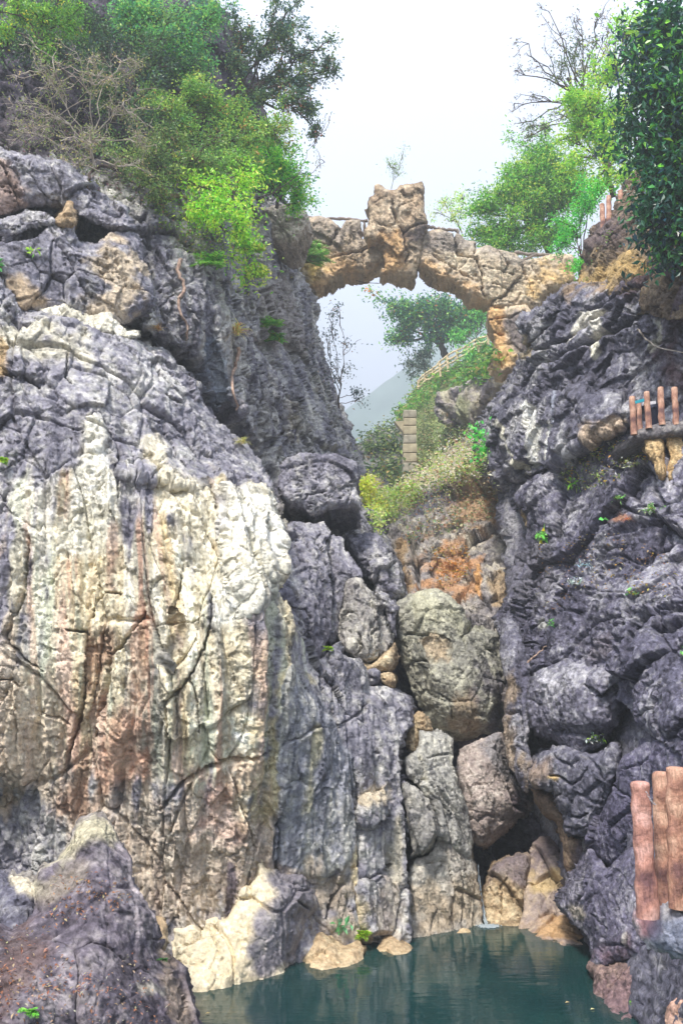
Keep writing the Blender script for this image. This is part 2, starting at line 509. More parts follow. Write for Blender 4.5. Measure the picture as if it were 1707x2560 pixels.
def rock(name, outline, ctrl, disp, pal, R=.8, th=1.5, step=2.65, cracks=(), bulges=(), patches=(), mat=None, parent=None,
         edge=7.0, back=None, shrink=.9, skirt=1.0, smooth_out=True, seed=0, zb=True, rim_pow=1.0, origin=None, fade=None, reach=(-160, 1870)):
    """a rock mass: front relief swept over its outline, rounded rim, and a body going back into the ground"""
    poly = spline(outline, 3) if smooth_out else np.asarray(outline, float)
    u0, v0 = poly.min(0) - 12
    u1, v1 = poly.max(0) + 12
    u0, v0, u1, v1 = max(u0, reach[0]), max(v0, -120), min(u1, reach[1]), min(v1, 2760)
    us = np.arange(u0, u1 + step, step)
    vs_ = np.arange(v0, v1 + step, step)
    U, W = np.meshgrid(us, vs_)
    E = np.stack([U / 70, W / 70, 0 * U + seed * 3.1], -1)
    E2 = np.stack([U / 17, W / 17, 0 * U + seed * 5.7], -1)
    wu = edge * 1.6 * perlin(E, 5) + edge * .8 * perlin(E2, 6)
    wv = edge * 1.6 * perlin(E + 31, 7) + edge * .8 * perlin(E2 + 31, 8)
    sd_ = coarse(lambda a, b_: poly_sdf(a, b_, poly), U + wu, W + wv, 7.0)
    gv, gu = np.gradient(sd_, step)
    dep = coarse(tps(ctrl), U, W, 14.0)
    mask = sd_ > 0
    cell = mask[:-1, :-1] & mask[1:, :-1] & mask[:-1, 1:] & mask[1:, 1:]
    used = np.zeros_like(mask)
    for sl in ((slice(None, -1), slice(None, -1)), (slice(1, None), slice(None, -1)), (slice(None, -1), slice(1, None)), (slice(1, None), slice(1, None))):
        used[sl] |= cell
    # snap the border of the grid onto the outline
    full = np.zeros_like(mask)
    full[1:-1, 1:-1] = cell[:-1, :-1] & cell[1:, :-1] & cell[:-1, 1:] & cell[1:, 1:]
    bord = used & ~full
    g2 = gu * gu + gv * gv + 1e-6
    k = np.where(bord, np.clip(sd_, 0, 1.3 * step), 0) / g2
    Ub, Wb = U - gu * k, W - gv * k
    e = np.clip(sd_, 0, None) * dep / FPX
    if fade is not None:
        e = e + fade(U, W)
    x = np.clip(1 - e / R, 0, .955)
    dep2 = dep + R * rim_pow * (1 - np.sqrt(np.clip(1 - x * x, 0, 1)))
    for poly_b, hgt, soft in bulges:
        pb = spline(poly_b, 3)
        wb = .5 * soft
        bs = box_sel(U, W, pb, soft + 3 * edge)
        if bs.any():
            sb = poly_sdf((U + wu * .8)[bs], (W + wv * .8)[bs], pb)
            dep2[bs] -= hgt * sst(-wb, wb * 1.6, sb)
    P = pt(Ub, Wb, dep2)
    if bulges or True:
        B = pt(U, W, dep2)
    tu = np.gradient(B, axis=1)
    tv = np.gradient(B, axis=0)
    n = np.cross(tv, tu)
    n /= np.linalg.norm(n, axis=-1, keepdims=True) + 1e-9
    flip = (n * B).sum(-1) > 0
    n[flip] *= -1
    # limit grazing normals so that steps in depth keep their outline
    vd = -B / np.linalg.norm(B, axis=-1, keepdims=True)
    n = n * .55 + vd * .45
    n /= np.linalg.norm(n, axis=-1, keepdims=True)
    sel = used
    Ps = P[sel]
    h = disp(Ps.astype(f32), U[sel], W[sel]) * (.3 + .7 * sst(0, 16, sd_[sel]))
    CW = E2[sel]
    cw = 3.5 * perlin(CW * 1.4 + 4, 21) + 2 * perlin(CW * 3.5 + 4, 25)
    cv = 3.5 * perlin(CW * 1.4 + 44, 22) + 2 * perlin(CW * 3.5 + 44, 26)
    Us, Ws = U[sel], W[sel]
    cn1, cn2 = perlin(CW * .8 + 77, 23), perlin(CW * .4 + 9, 24)
    for pl, wpx, dp in cracks:
        pl = np.asarray(pl, float)
        wpx = .6 * wpx
        bs = box_sel(Us, Ws, pl, 9 * wpx + 12)
        if not bs.any():
            continue
        dd, tt = line_dist((Us + cw)[bs], (Ws + cv)[bs], pl)
        ki = np.clip((tt * (len(pl) - 1)).astype(int), 0, len(pl) - 2)
        ex, ey = (pl[1:] - pl[:-1])[ki].T
        side = ex * ((Ws + cv)[bs] - pl[ki, 1]) - ey * ((Us + cw)[bs] - pl[ki, 0])
        lip = np.where(side > 0, 1.0, -.5) * (dp * .16 * np.exp(-(dd / (4.5 * wpx)) ** 2) * np.sin(np.pi * np.clip(tt, .02, .98)))
        h[bs] += lip
        ww = wpx * (.55 + .45 * np.sin(np.pi * np.clip(tt, 0.03, .97))) * (1 + .5 * cn1[bs])
        h[bs] -= dp * np.exp(-(dd / np.maximum(ww, .8)) ** 2) * (.75 + .5 * cn2[bs])
    Pf = Ps + n[sel] * h[:, None]
    col = pal(Ps.astype(f32), U[sel], W[sel])
    wus, wvs = wu[sel], wv[sel]
    for pa in patches:
        pol, c, stren, soft = pa[:4]
        soft = soft * (1.5 if soft > 9.5 else 1.0)
        brk = 1.25 * (pa[4] if len(pa) > 4 else 1.0)
        stk = pa[5] if len(pa) > 5 else 0.0
        pol = spline(pol, 3)
        bs = box_sel(Us, Ws, pol, 2.2 * soft + 2 * edge)
        if not bs.any():
            continue
        Pb = Ps[bs]
        s_ = poly_sdf((Us + wus)[bs], (Ws + wvs)[bs], pol)
        nz = fbm(Pb / .5, 4, 61) * 2.4
        if stk:
            xs = Pb[:, 0] + .35 * Pb[:, 1]
            nz = nz * .5 + stk * 3 * fbm(np.stack([xs * 3.5, Pb[:, 1] * .6, Pb[:, 2] * .16], -1), 4, 62)
        m = sst(-.45, .55, s_ / soft + nz * brk) * stren
        m = np.where(s_ < -soft * 2.2, 0, m)[:, None]
        col[bs] = col[bs] * (1 - m) + pal_c(c, Pb) * m
    col = np.clip(col, .004, .9)
    if zb:
        uu, vv, ff = project(Pf)
        iu = np.round(uu / ZSTEP).astype(int); iv = np.round(vv / ZSTEP).astype(int)
        ok = (iu >= 0) & (iu < ZB.shape[1]) & (iv >= 0) & (iv < ZB.shape[0])
        np.minimum.at(ZB, (iv[ok], iu[ok]), ff[ok])
    idx = np.full(mask.shape, -1, np.int64)
    idx[sel] = np.arange(sel.sum())
    a, b, c_, d_ = idx[:-1, :-1][cell], idx[:-1, 1:][cell], idx[1:, 1:][cell], idx[1:, :-1][cell]
    F = [np.stack([a, d_, c_, b], -1)]
    # border edges, directed
    cp = np.pad(cell, 1)
    core = cp[1:-1, 1:-1]
    ed = []
    for sh, (p, q) in (((0, 1), (0, 1)), ((2, 1), (2, 3)), ((1, 0), (3, 0)), ((1, 2), (1, 2))):
        nb = cp[sh[0]:sh[0] + cell.shape[0], sh[1]:sh[1] + cell.shape[1]]
        m = core & ~nb
        corners = (idx[:-1, :-1][m], idx[:-1, 1:][m], idx[1:, 1:][m], idx[1:, :-1][m])
        ed.append(np.stack([corners[p], corners[q]], -1))
    ed = np.concatenate(ed)
    bv = np.unique(ed)
    mp = np.full(len(Pf), -1, np.int64)
    mp[bv] = np.arange(len(bv))
    cen = Pf.mean(0)
    V = [Pf]
    C = [col]
    off = len(Pf)
    if back is None:                       # the body goes back into the ground away from the lens
        bk = Pf[bv] / np.linalg.norm(Pf[bv], axis=1, keepdims=True)
        bc = cen / np.linalg.norm(cen)
    else:
        bk = bc = np.asarray(back, float)
    nr = int(np.clip(th / .22, 3, 12))
    ts = np.linspace(0, 1, nr + 1)[1:] ** 1.3
    e0, e1 = mp[ed[:, 0]], mp[ed[:, 1]]
    out = Pf[bv] - cen
    out = out - bc * (out @ bc)[:, None]
    out /= np.linalg.norm(out, axis=1, keepdims=True) + 1e-9
    for r, t in enumerate(ts):
        Q = Pf[bv] + bk * th * t
        cc = cen + bc * th * t
        Q = cc + (Q - cc) * (1 - (1 - shrink) * t * t)
        amp = skirt * min(1, t * th / .4)
        Q = Q + out * (amp * (.22 * fbm(Q * 1.1, 2, 35) + .16 * fbm(Q * 2.7, 3, 36, .55, True) - .10))[:, None]
        V.append(Q)
        C.append(np.clip(pal(Q.astype(f32), None, None), .004, .9) * .5 + col[bv] * .5)
        if r == 0:
            p0, p1 = ed[:, 0], ed[:, 1]
        else:
            p0, p1 = off - len(bv) + e0, off - len(bv) + e1
        F.append(np.stack([p0, p1, off + e1, off + e0], -1))
        off += len(bv)
    V = np.concatenate(V); C = np.concatenate(C)
    TOTAL[0] += sum(len(f) for f in F) * 2
    org = np.array([Pf[:, 0].mean(), Pf[:, 1].mean(), Pf[:, 2].min()]) if origin is None else origin
    ob = mesh_np(name, V, F, mat or MR, C, True, parent, org)
    return ob

def pal_c(c, P):
    if callable(c):
        return c(P.astype(f32), None, None)
    return lin(c) * (1 + .35 * fbm(P / .35, 3, 71) + .3 * fbm(P * 8, 2, 72))[:, None]

def zdepth(u, v):
    iu = int(np.clip(round(u / ZSTEP), 0, ZB.shape[1] - 1)); iv = int(np.clip(round(v / ZSTEP), 0, ZB.shape[0] - 1))
    w = ZB[max(iv - 1, 0):iv + 2, max(iu - 1, 0):iu + 2]
    return float(w.min())

def on_rock(u, v, lift=.0):
    d = zdepth(u, v)
    if d > 1e8:
        d = 30.0
    return pt(u, v, d - lift)
# ------------------------------------------------------------------ ground, water, far hills
def grid_mesh(name, x0, x1, y0, y1, nx, ny, zf, mat, kind):
    xs, ys = np.meshgrid(np.linspace(x0, x1, nx), np.linspace(y0, y1, ny))
    V = np.stack([xs, ys, zf(xs, ys)], -1).reshape(-1, 3)
    i = np.arange(nx * ny).reshape(ny, nx)
    F = np.stack([i[:-1, :-1], i[:-1, 1:], i[1:, 1:], i[1:, :-1]], -1).reshape(-1, 4)
    return tag(mesh_np(name, V, F, mat), kind=kind)

M_SOIL = noise_mat('soil', (70, 62, 52), (112, 100, 82), 3)
M_HILL = noise_mat('wooded hill', (66, 92, 88), (100, 124, 116), .05, .9, .4, dist=3)  # forest green, with some of the blue of distant haze mixed into the colour
grid_mesh('ground', -410, 410, -410, 510, 60, 60, lambda x, y: -5.2 + 0 * x, M_SOIL, 'structure')

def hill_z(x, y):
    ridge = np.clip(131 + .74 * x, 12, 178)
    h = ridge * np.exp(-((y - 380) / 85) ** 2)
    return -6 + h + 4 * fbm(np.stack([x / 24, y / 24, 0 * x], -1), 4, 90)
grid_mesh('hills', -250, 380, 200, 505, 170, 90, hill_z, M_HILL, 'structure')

mw, N, L, b = node_mat('pool water')
b.inputs['Base Color'].default_value = (.014, .062, .066, 1)
b.inputs['Roughness'].default_value = .03
b.inputs['IOR'].default_value = 1.333
b.inputs['Specular IOR Level'].default_value = .5
tc = N.new('ShaderNodeTexCoord')
mp_ = N.new('ShaderNodeMapping'); mp_.inputs['Scale'].default_value = (1.0, 3.2, 1)
nw = N.new('ShaderNodeTexNoise'); nw.inputs['Scale'].default_value = 1.6; nw.inputs['Detail'].default_value = 4
bw = N.new('ShaderNodeBump'); bw.inputs['Strength'].default_value = .06; bw.inputs['Distance'].default_value = .12
L.new(tc.outputs['Object'], mp_.inputs[0]); L.new(mp_.outputs[0], nw.inputs['Vector'])
L.new(nw.outputs['Fac'], bw.inputs['Height']); L.new(bw.outputs[0], b.inputs['Normal'])
nc = N.new('ShaderNodeTexNoise'); nc.inputs['Scale'].default_value = .55; nc.inputs['Detail'].default_value = 3
crw = N.new('ShaderNodeValToRGB')
crw.color_ramp.elements[0].position = .3; crw.color_ramp.elements[1].position = .72
crw.color_ramp.elements[0].color = (.006, .030, .034, 1); crw.color_ramp.elements[1].color = (.014, .054, .050, 1)
L.new(tc.outputs['Object'], nc.inputs['Vector']); L.new(nc.outputs['Fac'], crw.inputs[0]); L.new(crw.outputs[0], b.inputs['Base Color'])
grid_mesh('water', -9, 12, 4, 19.5, 60, 60,
          lambda x, y: WATER_Z + .004 * perlin(np.stack([x * 1.4, y * 4, 0 * x], -1), 3), mw, 'structure')

# ------------------------------------------------------------------ left cliff
S = np.array
def cat(*a):
    return np.concatenate(a)

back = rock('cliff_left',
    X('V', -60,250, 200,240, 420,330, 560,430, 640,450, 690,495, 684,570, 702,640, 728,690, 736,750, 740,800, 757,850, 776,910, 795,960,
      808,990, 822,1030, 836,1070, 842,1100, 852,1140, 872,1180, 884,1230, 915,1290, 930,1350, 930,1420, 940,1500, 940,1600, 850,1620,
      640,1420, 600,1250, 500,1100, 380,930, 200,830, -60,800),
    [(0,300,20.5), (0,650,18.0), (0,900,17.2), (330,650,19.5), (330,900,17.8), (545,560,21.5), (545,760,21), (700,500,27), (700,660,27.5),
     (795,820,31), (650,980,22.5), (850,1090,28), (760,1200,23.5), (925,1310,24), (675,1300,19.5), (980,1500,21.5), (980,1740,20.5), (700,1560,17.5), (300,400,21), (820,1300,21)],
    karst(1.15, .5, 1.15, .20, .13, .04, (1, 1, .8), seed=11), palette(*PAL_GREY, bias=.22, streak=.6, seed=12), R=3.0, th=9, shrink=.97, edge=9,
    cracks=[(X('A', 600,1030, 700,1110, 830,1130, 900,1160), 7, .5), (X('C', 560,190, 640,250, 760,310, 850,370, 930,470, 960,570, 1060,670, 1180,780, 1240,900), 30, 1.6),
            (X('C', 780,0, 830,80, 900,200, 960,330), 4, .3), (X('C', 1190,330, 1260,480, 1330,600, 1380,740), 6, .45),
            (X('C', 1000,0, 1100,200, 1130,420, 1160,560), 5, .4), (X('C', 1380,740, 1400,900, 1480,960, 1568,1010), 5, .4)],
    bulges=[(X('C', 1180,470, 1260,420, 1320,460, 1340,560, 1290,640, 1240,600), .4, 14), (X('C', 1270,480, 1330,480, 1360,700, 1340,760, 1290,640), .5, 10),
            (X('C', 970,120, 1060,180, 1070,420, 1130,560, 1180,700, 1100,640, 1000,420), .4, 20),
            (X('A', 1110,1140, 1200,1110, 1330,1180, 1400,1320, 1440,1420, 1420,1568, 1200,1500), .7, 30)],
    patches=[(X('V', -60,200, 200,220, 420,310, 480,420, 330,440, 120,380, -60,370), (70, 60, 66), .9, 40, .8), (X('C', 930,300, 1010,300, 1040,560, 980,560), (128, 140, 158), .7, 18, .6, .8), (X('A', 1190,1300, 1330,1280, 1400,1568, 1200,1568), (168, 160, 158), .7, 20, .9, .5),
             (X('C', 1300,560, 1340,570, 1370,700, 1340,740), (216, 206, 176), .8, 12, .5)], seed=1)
tag(back, kind='structure')
CL = back

# hidden core behind the face, so that no light comes through the clefts
core = rock('cliff_core', X('V', -80,780, 300,860, 560,1150, 640,1380, 930,1420, 960,1600, 1060,1740, 1130,1990, 1130,2300, -80,2330),
     [(0,900,18.5), (0,2400,16), (700,1500,18.5), (1100,1700,21), (1100,2200,18.5), (600,2300,16.5)], karst(.6, seed=5), palette(*PAL_DARK, seed=6),
     R=.5, th=4, step=9, mat=MR, parent=CL, zb=False, shrink=1)

# ledges and blocks of the upper left
UBLK = [
 (X('A', -60,690, 60,688, 180,705, 300,745, 420,830, 560,955, 596,1020, 520,1020, 420,1008, 280,938, 110,948, -60,968), [(0,450,17.2), (150,480,17.3), (300,540,18.4)], PAL_GREY, 1),
 (X('A', -60,1005, 60,962, 150,945, 236,980, 232,1030, 130,1062, 40,1078, -60,1085), [(0,560,16.4), (110,560,16.6), (60,520,17.0)], PAL_GREY, 2),
 (X('A', 236,1012, 290,950, 332,926, 352,985, 340,1030, 270,1045), [(140,560,16.7), (180,540,17.1), (160,520,17)], PAL_BUFF, 3),
 (X('A', 350,970, 430,930, 520,975, 590,1000, 598,1050, 545,1070, 480,1030, 400,1010), [(200,545,17.1), (320,560,17.7), (260,520,17.6)], PAL_GREY, 4),
 (X('A', -60,1090, 60,1100, 150,1072, 240,1020, 330,1018, 360,1090, 430,1110, 470,1075, 560,1050, 640,1100, 655,1200, 700,1300, 690,1380, 640,1425, 560,1470,
    420,1470, 330,1425, 200,1420, 80,1432, 20,1300, -60,1270), [(0,640,16.0), (150,620,16.6), (350,640,17.6), (350,790,17.0), (150,780,16.2), (0,760,15.9)], PAL_GREY, 5),
 (X('A', -60,1290, 0,1285, 30,1330, 75,1420, 60,1480, 10,1520, -60,1530), [(0,720,15.6), (40,780,15.5), (0,830,15.3)], PAL_GREY, 6),
 (X('A', 150,1440, 230,1405, 330,1395, 430,1440, 500,1425, 570,1490, 640,1500, 640,1540, 560,1535, 460,1545, 380,1510, 260,1490), [(100,780,15.9), (330,800,16.6), (220,770,16.3)], PAL_CREAM, 7),
]
for pl, ct, pa, sd0 in UBLK:
    rock('rock_block', pl, ct, karst(1.0, .35, .9, .17, .11, .03, seed=40 + sd0), palette(*pa, seed=60 + sd0, streak=.2), R=.4, th=2.2, parent=CL, seed=10 + sd0, edge=8,
         patches=
         ([(X('A', 440,1090, 540,1060, 600,1120, 640,1300, 560,1470, 430,1450, 460,1250), (206, 188, 160), .8, 34, .8),
           (X('A', 40,1270, 110,1260, 200,1350, 220,1410, 90,1420), (196, 172, 138), .8, 16, .5)] if sd0 == 5 else
          [(X('A', -60,780, 60,730, 60,930, -60,960), (170, 140, 118), .6, 24, .9)] if sd0 == 1 else ()))

rock('rock_block', X('A', 1090,1000, 1180,955, 1290,940, 1370,950, 1400,990, 1390,1040, 1350,1085, 1290,1100, 1220,1075, 1130,1060), [(620,540,26.4), (750,530,27.4), (690,590,26.8)], karst(.8, .3, 1.0, .2, .1, .04, seed=48),
     palette((112,104,104), (184,172,160), (232,222,206), seed=68), R=.3, th=1.6, parent=CL, back=(.1, 1, 0), edge=7, seed=18)

# the great fluted face over the pool
_fl, _ka, _sl = fluted(1.0, 1.0, seed=21, lean=.10), karst(1.0, .3, 1.0, .17, .10, .03, seed=22), worn(1.0, 1.1, 26, .35)
def face_relief(P, U, W):
    n = perlin(np.stack([U / 90, W / 90, 0 * U], -1), 4)
    k = np.clip(sst(1000, 1290, W + 60 * n + np.where(U < 110, -250, 0) - .22 * (U - 300)), .12, .94)
    s = sst(684, 720, U + 12 * n) * sst(1450, 1560, W)
    return (_fl(P, U, W) * k + _ka(P, U, W) * (1 - k)) * (1 - s) + (_sl(P, U, W) + .25 * _fl(P, U, W)) * s

face = rock('rock_face',
    S([(-60,756), (65,786), (141,779), (218,811), (283,833), (359,860), (435,904), (476,940), (505,1012), (545,1060), (599,1105), (645,1160), (680,1215), (684,1250), (690,1290),
       (692,1340), (690,1400), (688,1500), (702,1520), (725,1558), (740,1586), (768,1606), (774,1648), (799,1655), (818,1636), (837,1602), (854,1613),
       (862,1636), (891,1648), (918,1682), (933,1712), (952,1711), (998,1728), (1032,1755), (1040,1785), (1030,1815), (1003,1850), (1008,1950), (1018,2115),
       (1023,2320), (1036,2430), (1030,2560), (300,2620), (-60,2500)]),
    [(0,800,15.2), (0,1050,14.4), (0,1300,13.9), (0,1650,13.4), (0,1900,13.5), (0,2200,13.9), (300,860,15.8), (300,1050,14.9), (300,1300,14.0), (300,1600,13.3), (300,1900,13.3), (300,2200,13.45), (500,1050,16.4),
     (560,1250,15.0), (600,1200,15.9), (600,1400,14.2), (640,1550,13.7), (650,1750,13.5), (650,1950,13.7), (600,2150,13.75), (690,1500,14.0), (760,1650,14.9), (850,1700,15.6), (850,1900,14.9), (1000,1800,16.2), (1000,2050,15.6),
     (1010,2345,15.05), (850,2380,14.3), (500,2480,13.3), (250,2480,13.4), (760,2000,14.5), (760,2250,14.3)],
    face_relief,
    palette(*PAL_GREY, bias=.08, streak=.35, seed=24), R=1.0, th=3.5, shrink=1.0, parent=CL, edge=7, seed=2, mat=MRW, fade=lambda U, W: 1.0 * sst(850, 960, U) * sst(1780, 1880, W),
    cracks=[(X('P', 165,90, 150,260, 130,450, 60,640, 150,760, 250,820), 5, .35), (X('P', 480,630, 470,830, 455,1010, 410,1150, 365,1300, 350,1440), 6, .45),
            (X('P', 600,600, 600,740, 590,880, 550,1010, 525,1180), 6, .5), (X('P', 600,745, 680,690, 760,570, 800,505), 5, .4), (X('P', 500,530, 520,460, 580,400, 660,405), 4, .3),
            (X('P', 990,290, 960,420, 930,500), 5, .35), (X('P', 1060,810, 990,910, 910,985, 925,1100, 925,1300), 6, .4), (X('P', 1030,860, 1070,960, 1085,1160), 4, .25),
            (X('P', 1160,400, 1150,560, 1110,700, 1060,800), 4, .3), (X('P', 220,1050, 320,1080, 380,1120), 4, .25), (X('P', 370,600, 470,610, 490,660), 4, .3), (X('P', 780,600, 930,560, 1000,560, 1130,510), 3, .15),
            (X('P', 880,1568, 1000,1420, 1160,1340, 1300,1290, 1440,1270), 8, .3), (X('P', 10,870, 90,860, 120,900), 4, .25), (X('P', 105,1010, 110,1200), 4, .25),
            (X('C', 380,700, 385,620, 450,590), 5, .3), (X('C', 600,860, 680,830, 730,860, 690,900), 5, .3), (X('C', 480,620, 540,780, 530,900, 540,1010), 4, .25),
            (X('C', 310,330, 300,440, 330,470), 4, .25), (X('C', 20,430, 110,440, 180,480), 5, .35), (X('C', 860,560, 760,520), 4, .2),
            (X('O', 270,365, 340,350, 430,290, 490,290), 3.5, .22), (X('O', 590,275, 660,240, 730,200, 750,150), 4, .3), (X('O', 560,0, 530,180, 580,300, 560,380), 4, .22), (X('O', 670,480, 700,700, 680,900, 700,1180), 6, .28),
            (X('O', 720,1230, 800,1190, 880,1150, 910,1110), 5, .35), (X('O', 820,870, 890,850, 910,820), 4, .2), (X('O', 965,400, 985,700, 1000,1000, 1020,1250), 6, .35), (X('O', 500,1440, 540,1320, 600,1220), 5, .3),
            (X('O', 350,560, 350,600), 7, .2), (X('O', 790,445, 840,440), 5, .2), (X('O', 460,0, 470,120), 4, .2), (X('M', 500,1250, 520,1400), 4, .2), (X('M', 800,1490, 840,1440), 4, .3)],
    bulges=[(X('C', 1010,985, 1100,970, 1200,990, 1250,1060, 1240,1230, 1200,1450, 1100,1430, 1020,1240), .4, 16),
            (X('C', 540,870, 640,850, 760,780, 900,800, 1000,880, 1230,900, 1240,980, 1010,960, 960,920, 880,960, 760,940, 640,930), .35, 22),
            (X('C', 380,600, 460,590, 500,680, 480,760, 400,780), .2, 18), (X('P', 490,660, 590,620, 590,900, 530,1150, 490,1000), -.12, 14),
            (X('P', 930,480, 990,560, 960,740, 880,830, 920,640), -.14, 16), (X('P', 0,1380, 110,1420, 200,1568, 0,1568), -.3, 60), (S([(-60,1995), (50,1970), (90,2060), (80,2180), (-60,2200)]), -.7, 50),
            (X('O', 690,690, 720,700, 800,710, 890,620, 910,820, 880,860, 740,870, 690,800), .18, 12), (X('O', 215,0, 330,20, 470,200, 540,380, 500,600, 650,700, 670,900, 640,1100, 500,1180, 215,1100), .12, 40),
            (X('O', 720,720, 890,700, 900,840, 880,1140, 740,1200, 720,1000), .16, 12), (X('O', 700,1250, 900,1180, 1000,1250, 1010,1560, 760,1568), .22, 18)],
    patches=[(X('P', 190,-30, 400,-60, 700,0, 900,-120, 1100,-40, 1470,0, 1480,300, 1500,800, 1510,1400, 1480,1568, 900,1480, 600,1530, 200,1500, 40,1350, 60,900, 110,600, 150,300), banded(81), 1.0, 60, .9, .9),
             (S([(-60,1560), (60,1600), (160,1900), (400,1960), (700,2010), (760,2220), (640,2300), (330,2260), (100,2000), (-60,1900)]), palette((172,152,138), (226,208,186), (246,238,222), seed=82, streak=.6), .8, 70, .9, .7),
             (X('C', 390,600, 470,620, 490,800, 540,1000, 520,1230, 280,1250, 270,1100, 340,950, 360,760), palette(*PAL_CREAM, bias=.3, seed=83), 1, 26, .5, .3),
             (X('C', 1020,1000, 1100,980, 1230,1020, 1250,1200, 1200,1400, 1100,1568, 950,1568, 1000,1300), palette(*PAL_CREAM, bias=.45, seed=84), 1, 22, .4, .2),
             (X('C', 650,720, 760,700, 740,850, 640,850), (222, 214, 192), .9, 16, .7), (X('C', 690,880, 760,870, 960,960, 1000,1180, 840,1200, 720,1080), (236, 228, 204), .9, 24, .6, .4),
             (X('P', 600,60, 640,60, 640,380, 600,380, 585,200), (172, 134, 116), .6, 14, 1.0, .6), (X('P', 490,640, 600,620, 600,780, 545,1000, 540,1180, 440,1200, 380,1400, 330,1568, 520,1568, 500,1250), (178, 140, 118), .7, 30, 1.0, .6),
             (X('P', 755,520, 830,520, 820,720, 800,1000, 790,1300, 770,1420, 740,1300, 760,900), (184, 138, 116), .6, 20, 1.1, .7), (X('P', 560,1100, 760,1050, 770,1400, 560,1480), (214, 170, 146), .75, 30, .8, .4),
             (X('P', 930,470, 995,560, 980,700, 900,800, 830,900, 860,750, 930,600), (116, 116, 122), .65, 16, .9, .5), (X('P', 1140,370, 1180,470, 1150,600, 1120,560), (96, 98, 112), .8, 10, .5),
             (X('P', 1040,0, 1080,60, 1060,180, 1000,330, 970,400, 1010,150), (116, 118, 124), .6, 14, .9, .5), (X('P', 1480,860, 1510,1200, 1490,1568, 1200,1568, 1300,1350, 1440,1200), (226, 210, 160), .6, 50, .9),
             (X('P', 1110,1380, 1260,1300, 1400,1280, 1350,1450, 1180,1568, 1080,1568), (206, 176, 160), .55, 36, 1.0), (X('E', 950,440, 1080,560, 1100,700, 950,720), (206, 168, 156), .5, 30, 1.0),
             (X('C', 60,1000, 130,870, 120,1100, 80,1120), (222, 222, 204), .9, 12, .4), (X('C', 190,1000, 260,900, 240,1100, 200,1350, 170,1250), (226, 222, 210), .85, 14, .5, .3),
             (X('C', 0,240, 120,190, 260,190, 420,300, 380,400, 260,330, 60,330), palette(*PAL_CREAM, bias=-.05, seed=86), .9, 24, .7), (X('C', -20,280, 20,280, 40,420, -20,440), (190, 160, 110), .8, 12, .4),
             (X('O', 215,-60, 330,-20, 480,180, 560,300, 690,540, 680,900, 640,1060, 480,1180, 330,1140, 170,1000, 210,800, 205,300), palette((100,101,116), (150,152,162), (222,220,208), streak=.9, seed=87), .95, 8, .08),
             (X('O', 420,290, 480,290, 470,420, 430,620, 380,800, 340,780, 380,560), (206, 198, 160), .75, 14, .8, .6), (X('O', 670,960, 690,960, 700,1150, 750,1400, 760,1568, 700,1568, 700,1380, 630,1180), (240, 220, 176), .95, 12, .35, .3),
             (X('O', 380,1150, 500,1180, 640,1200, 720,1380, 740,1568, 480,1568, 440,1300), (196, 178, 150), .6, 36, 1.0), (X('O', 900,860, 960,860, 990,1150, 940,1200, 900,1050), (206, 198, 178), .8, 14, .8, .6),
             (X('O', 740,1290, 1010,1330, 1020,1568, 760,1568), (186, 170, 146), .45, 36, 1.0), (X('O', 700,690, 900,600, 900,700, 850,740, 720,760), (228, 212, 184), .85, 12, .6),
             (X('E', 1020,830, 1060,850, 1060,1060, 1020,1070), (92, 84, 100), .8, 8, .4, .4)])

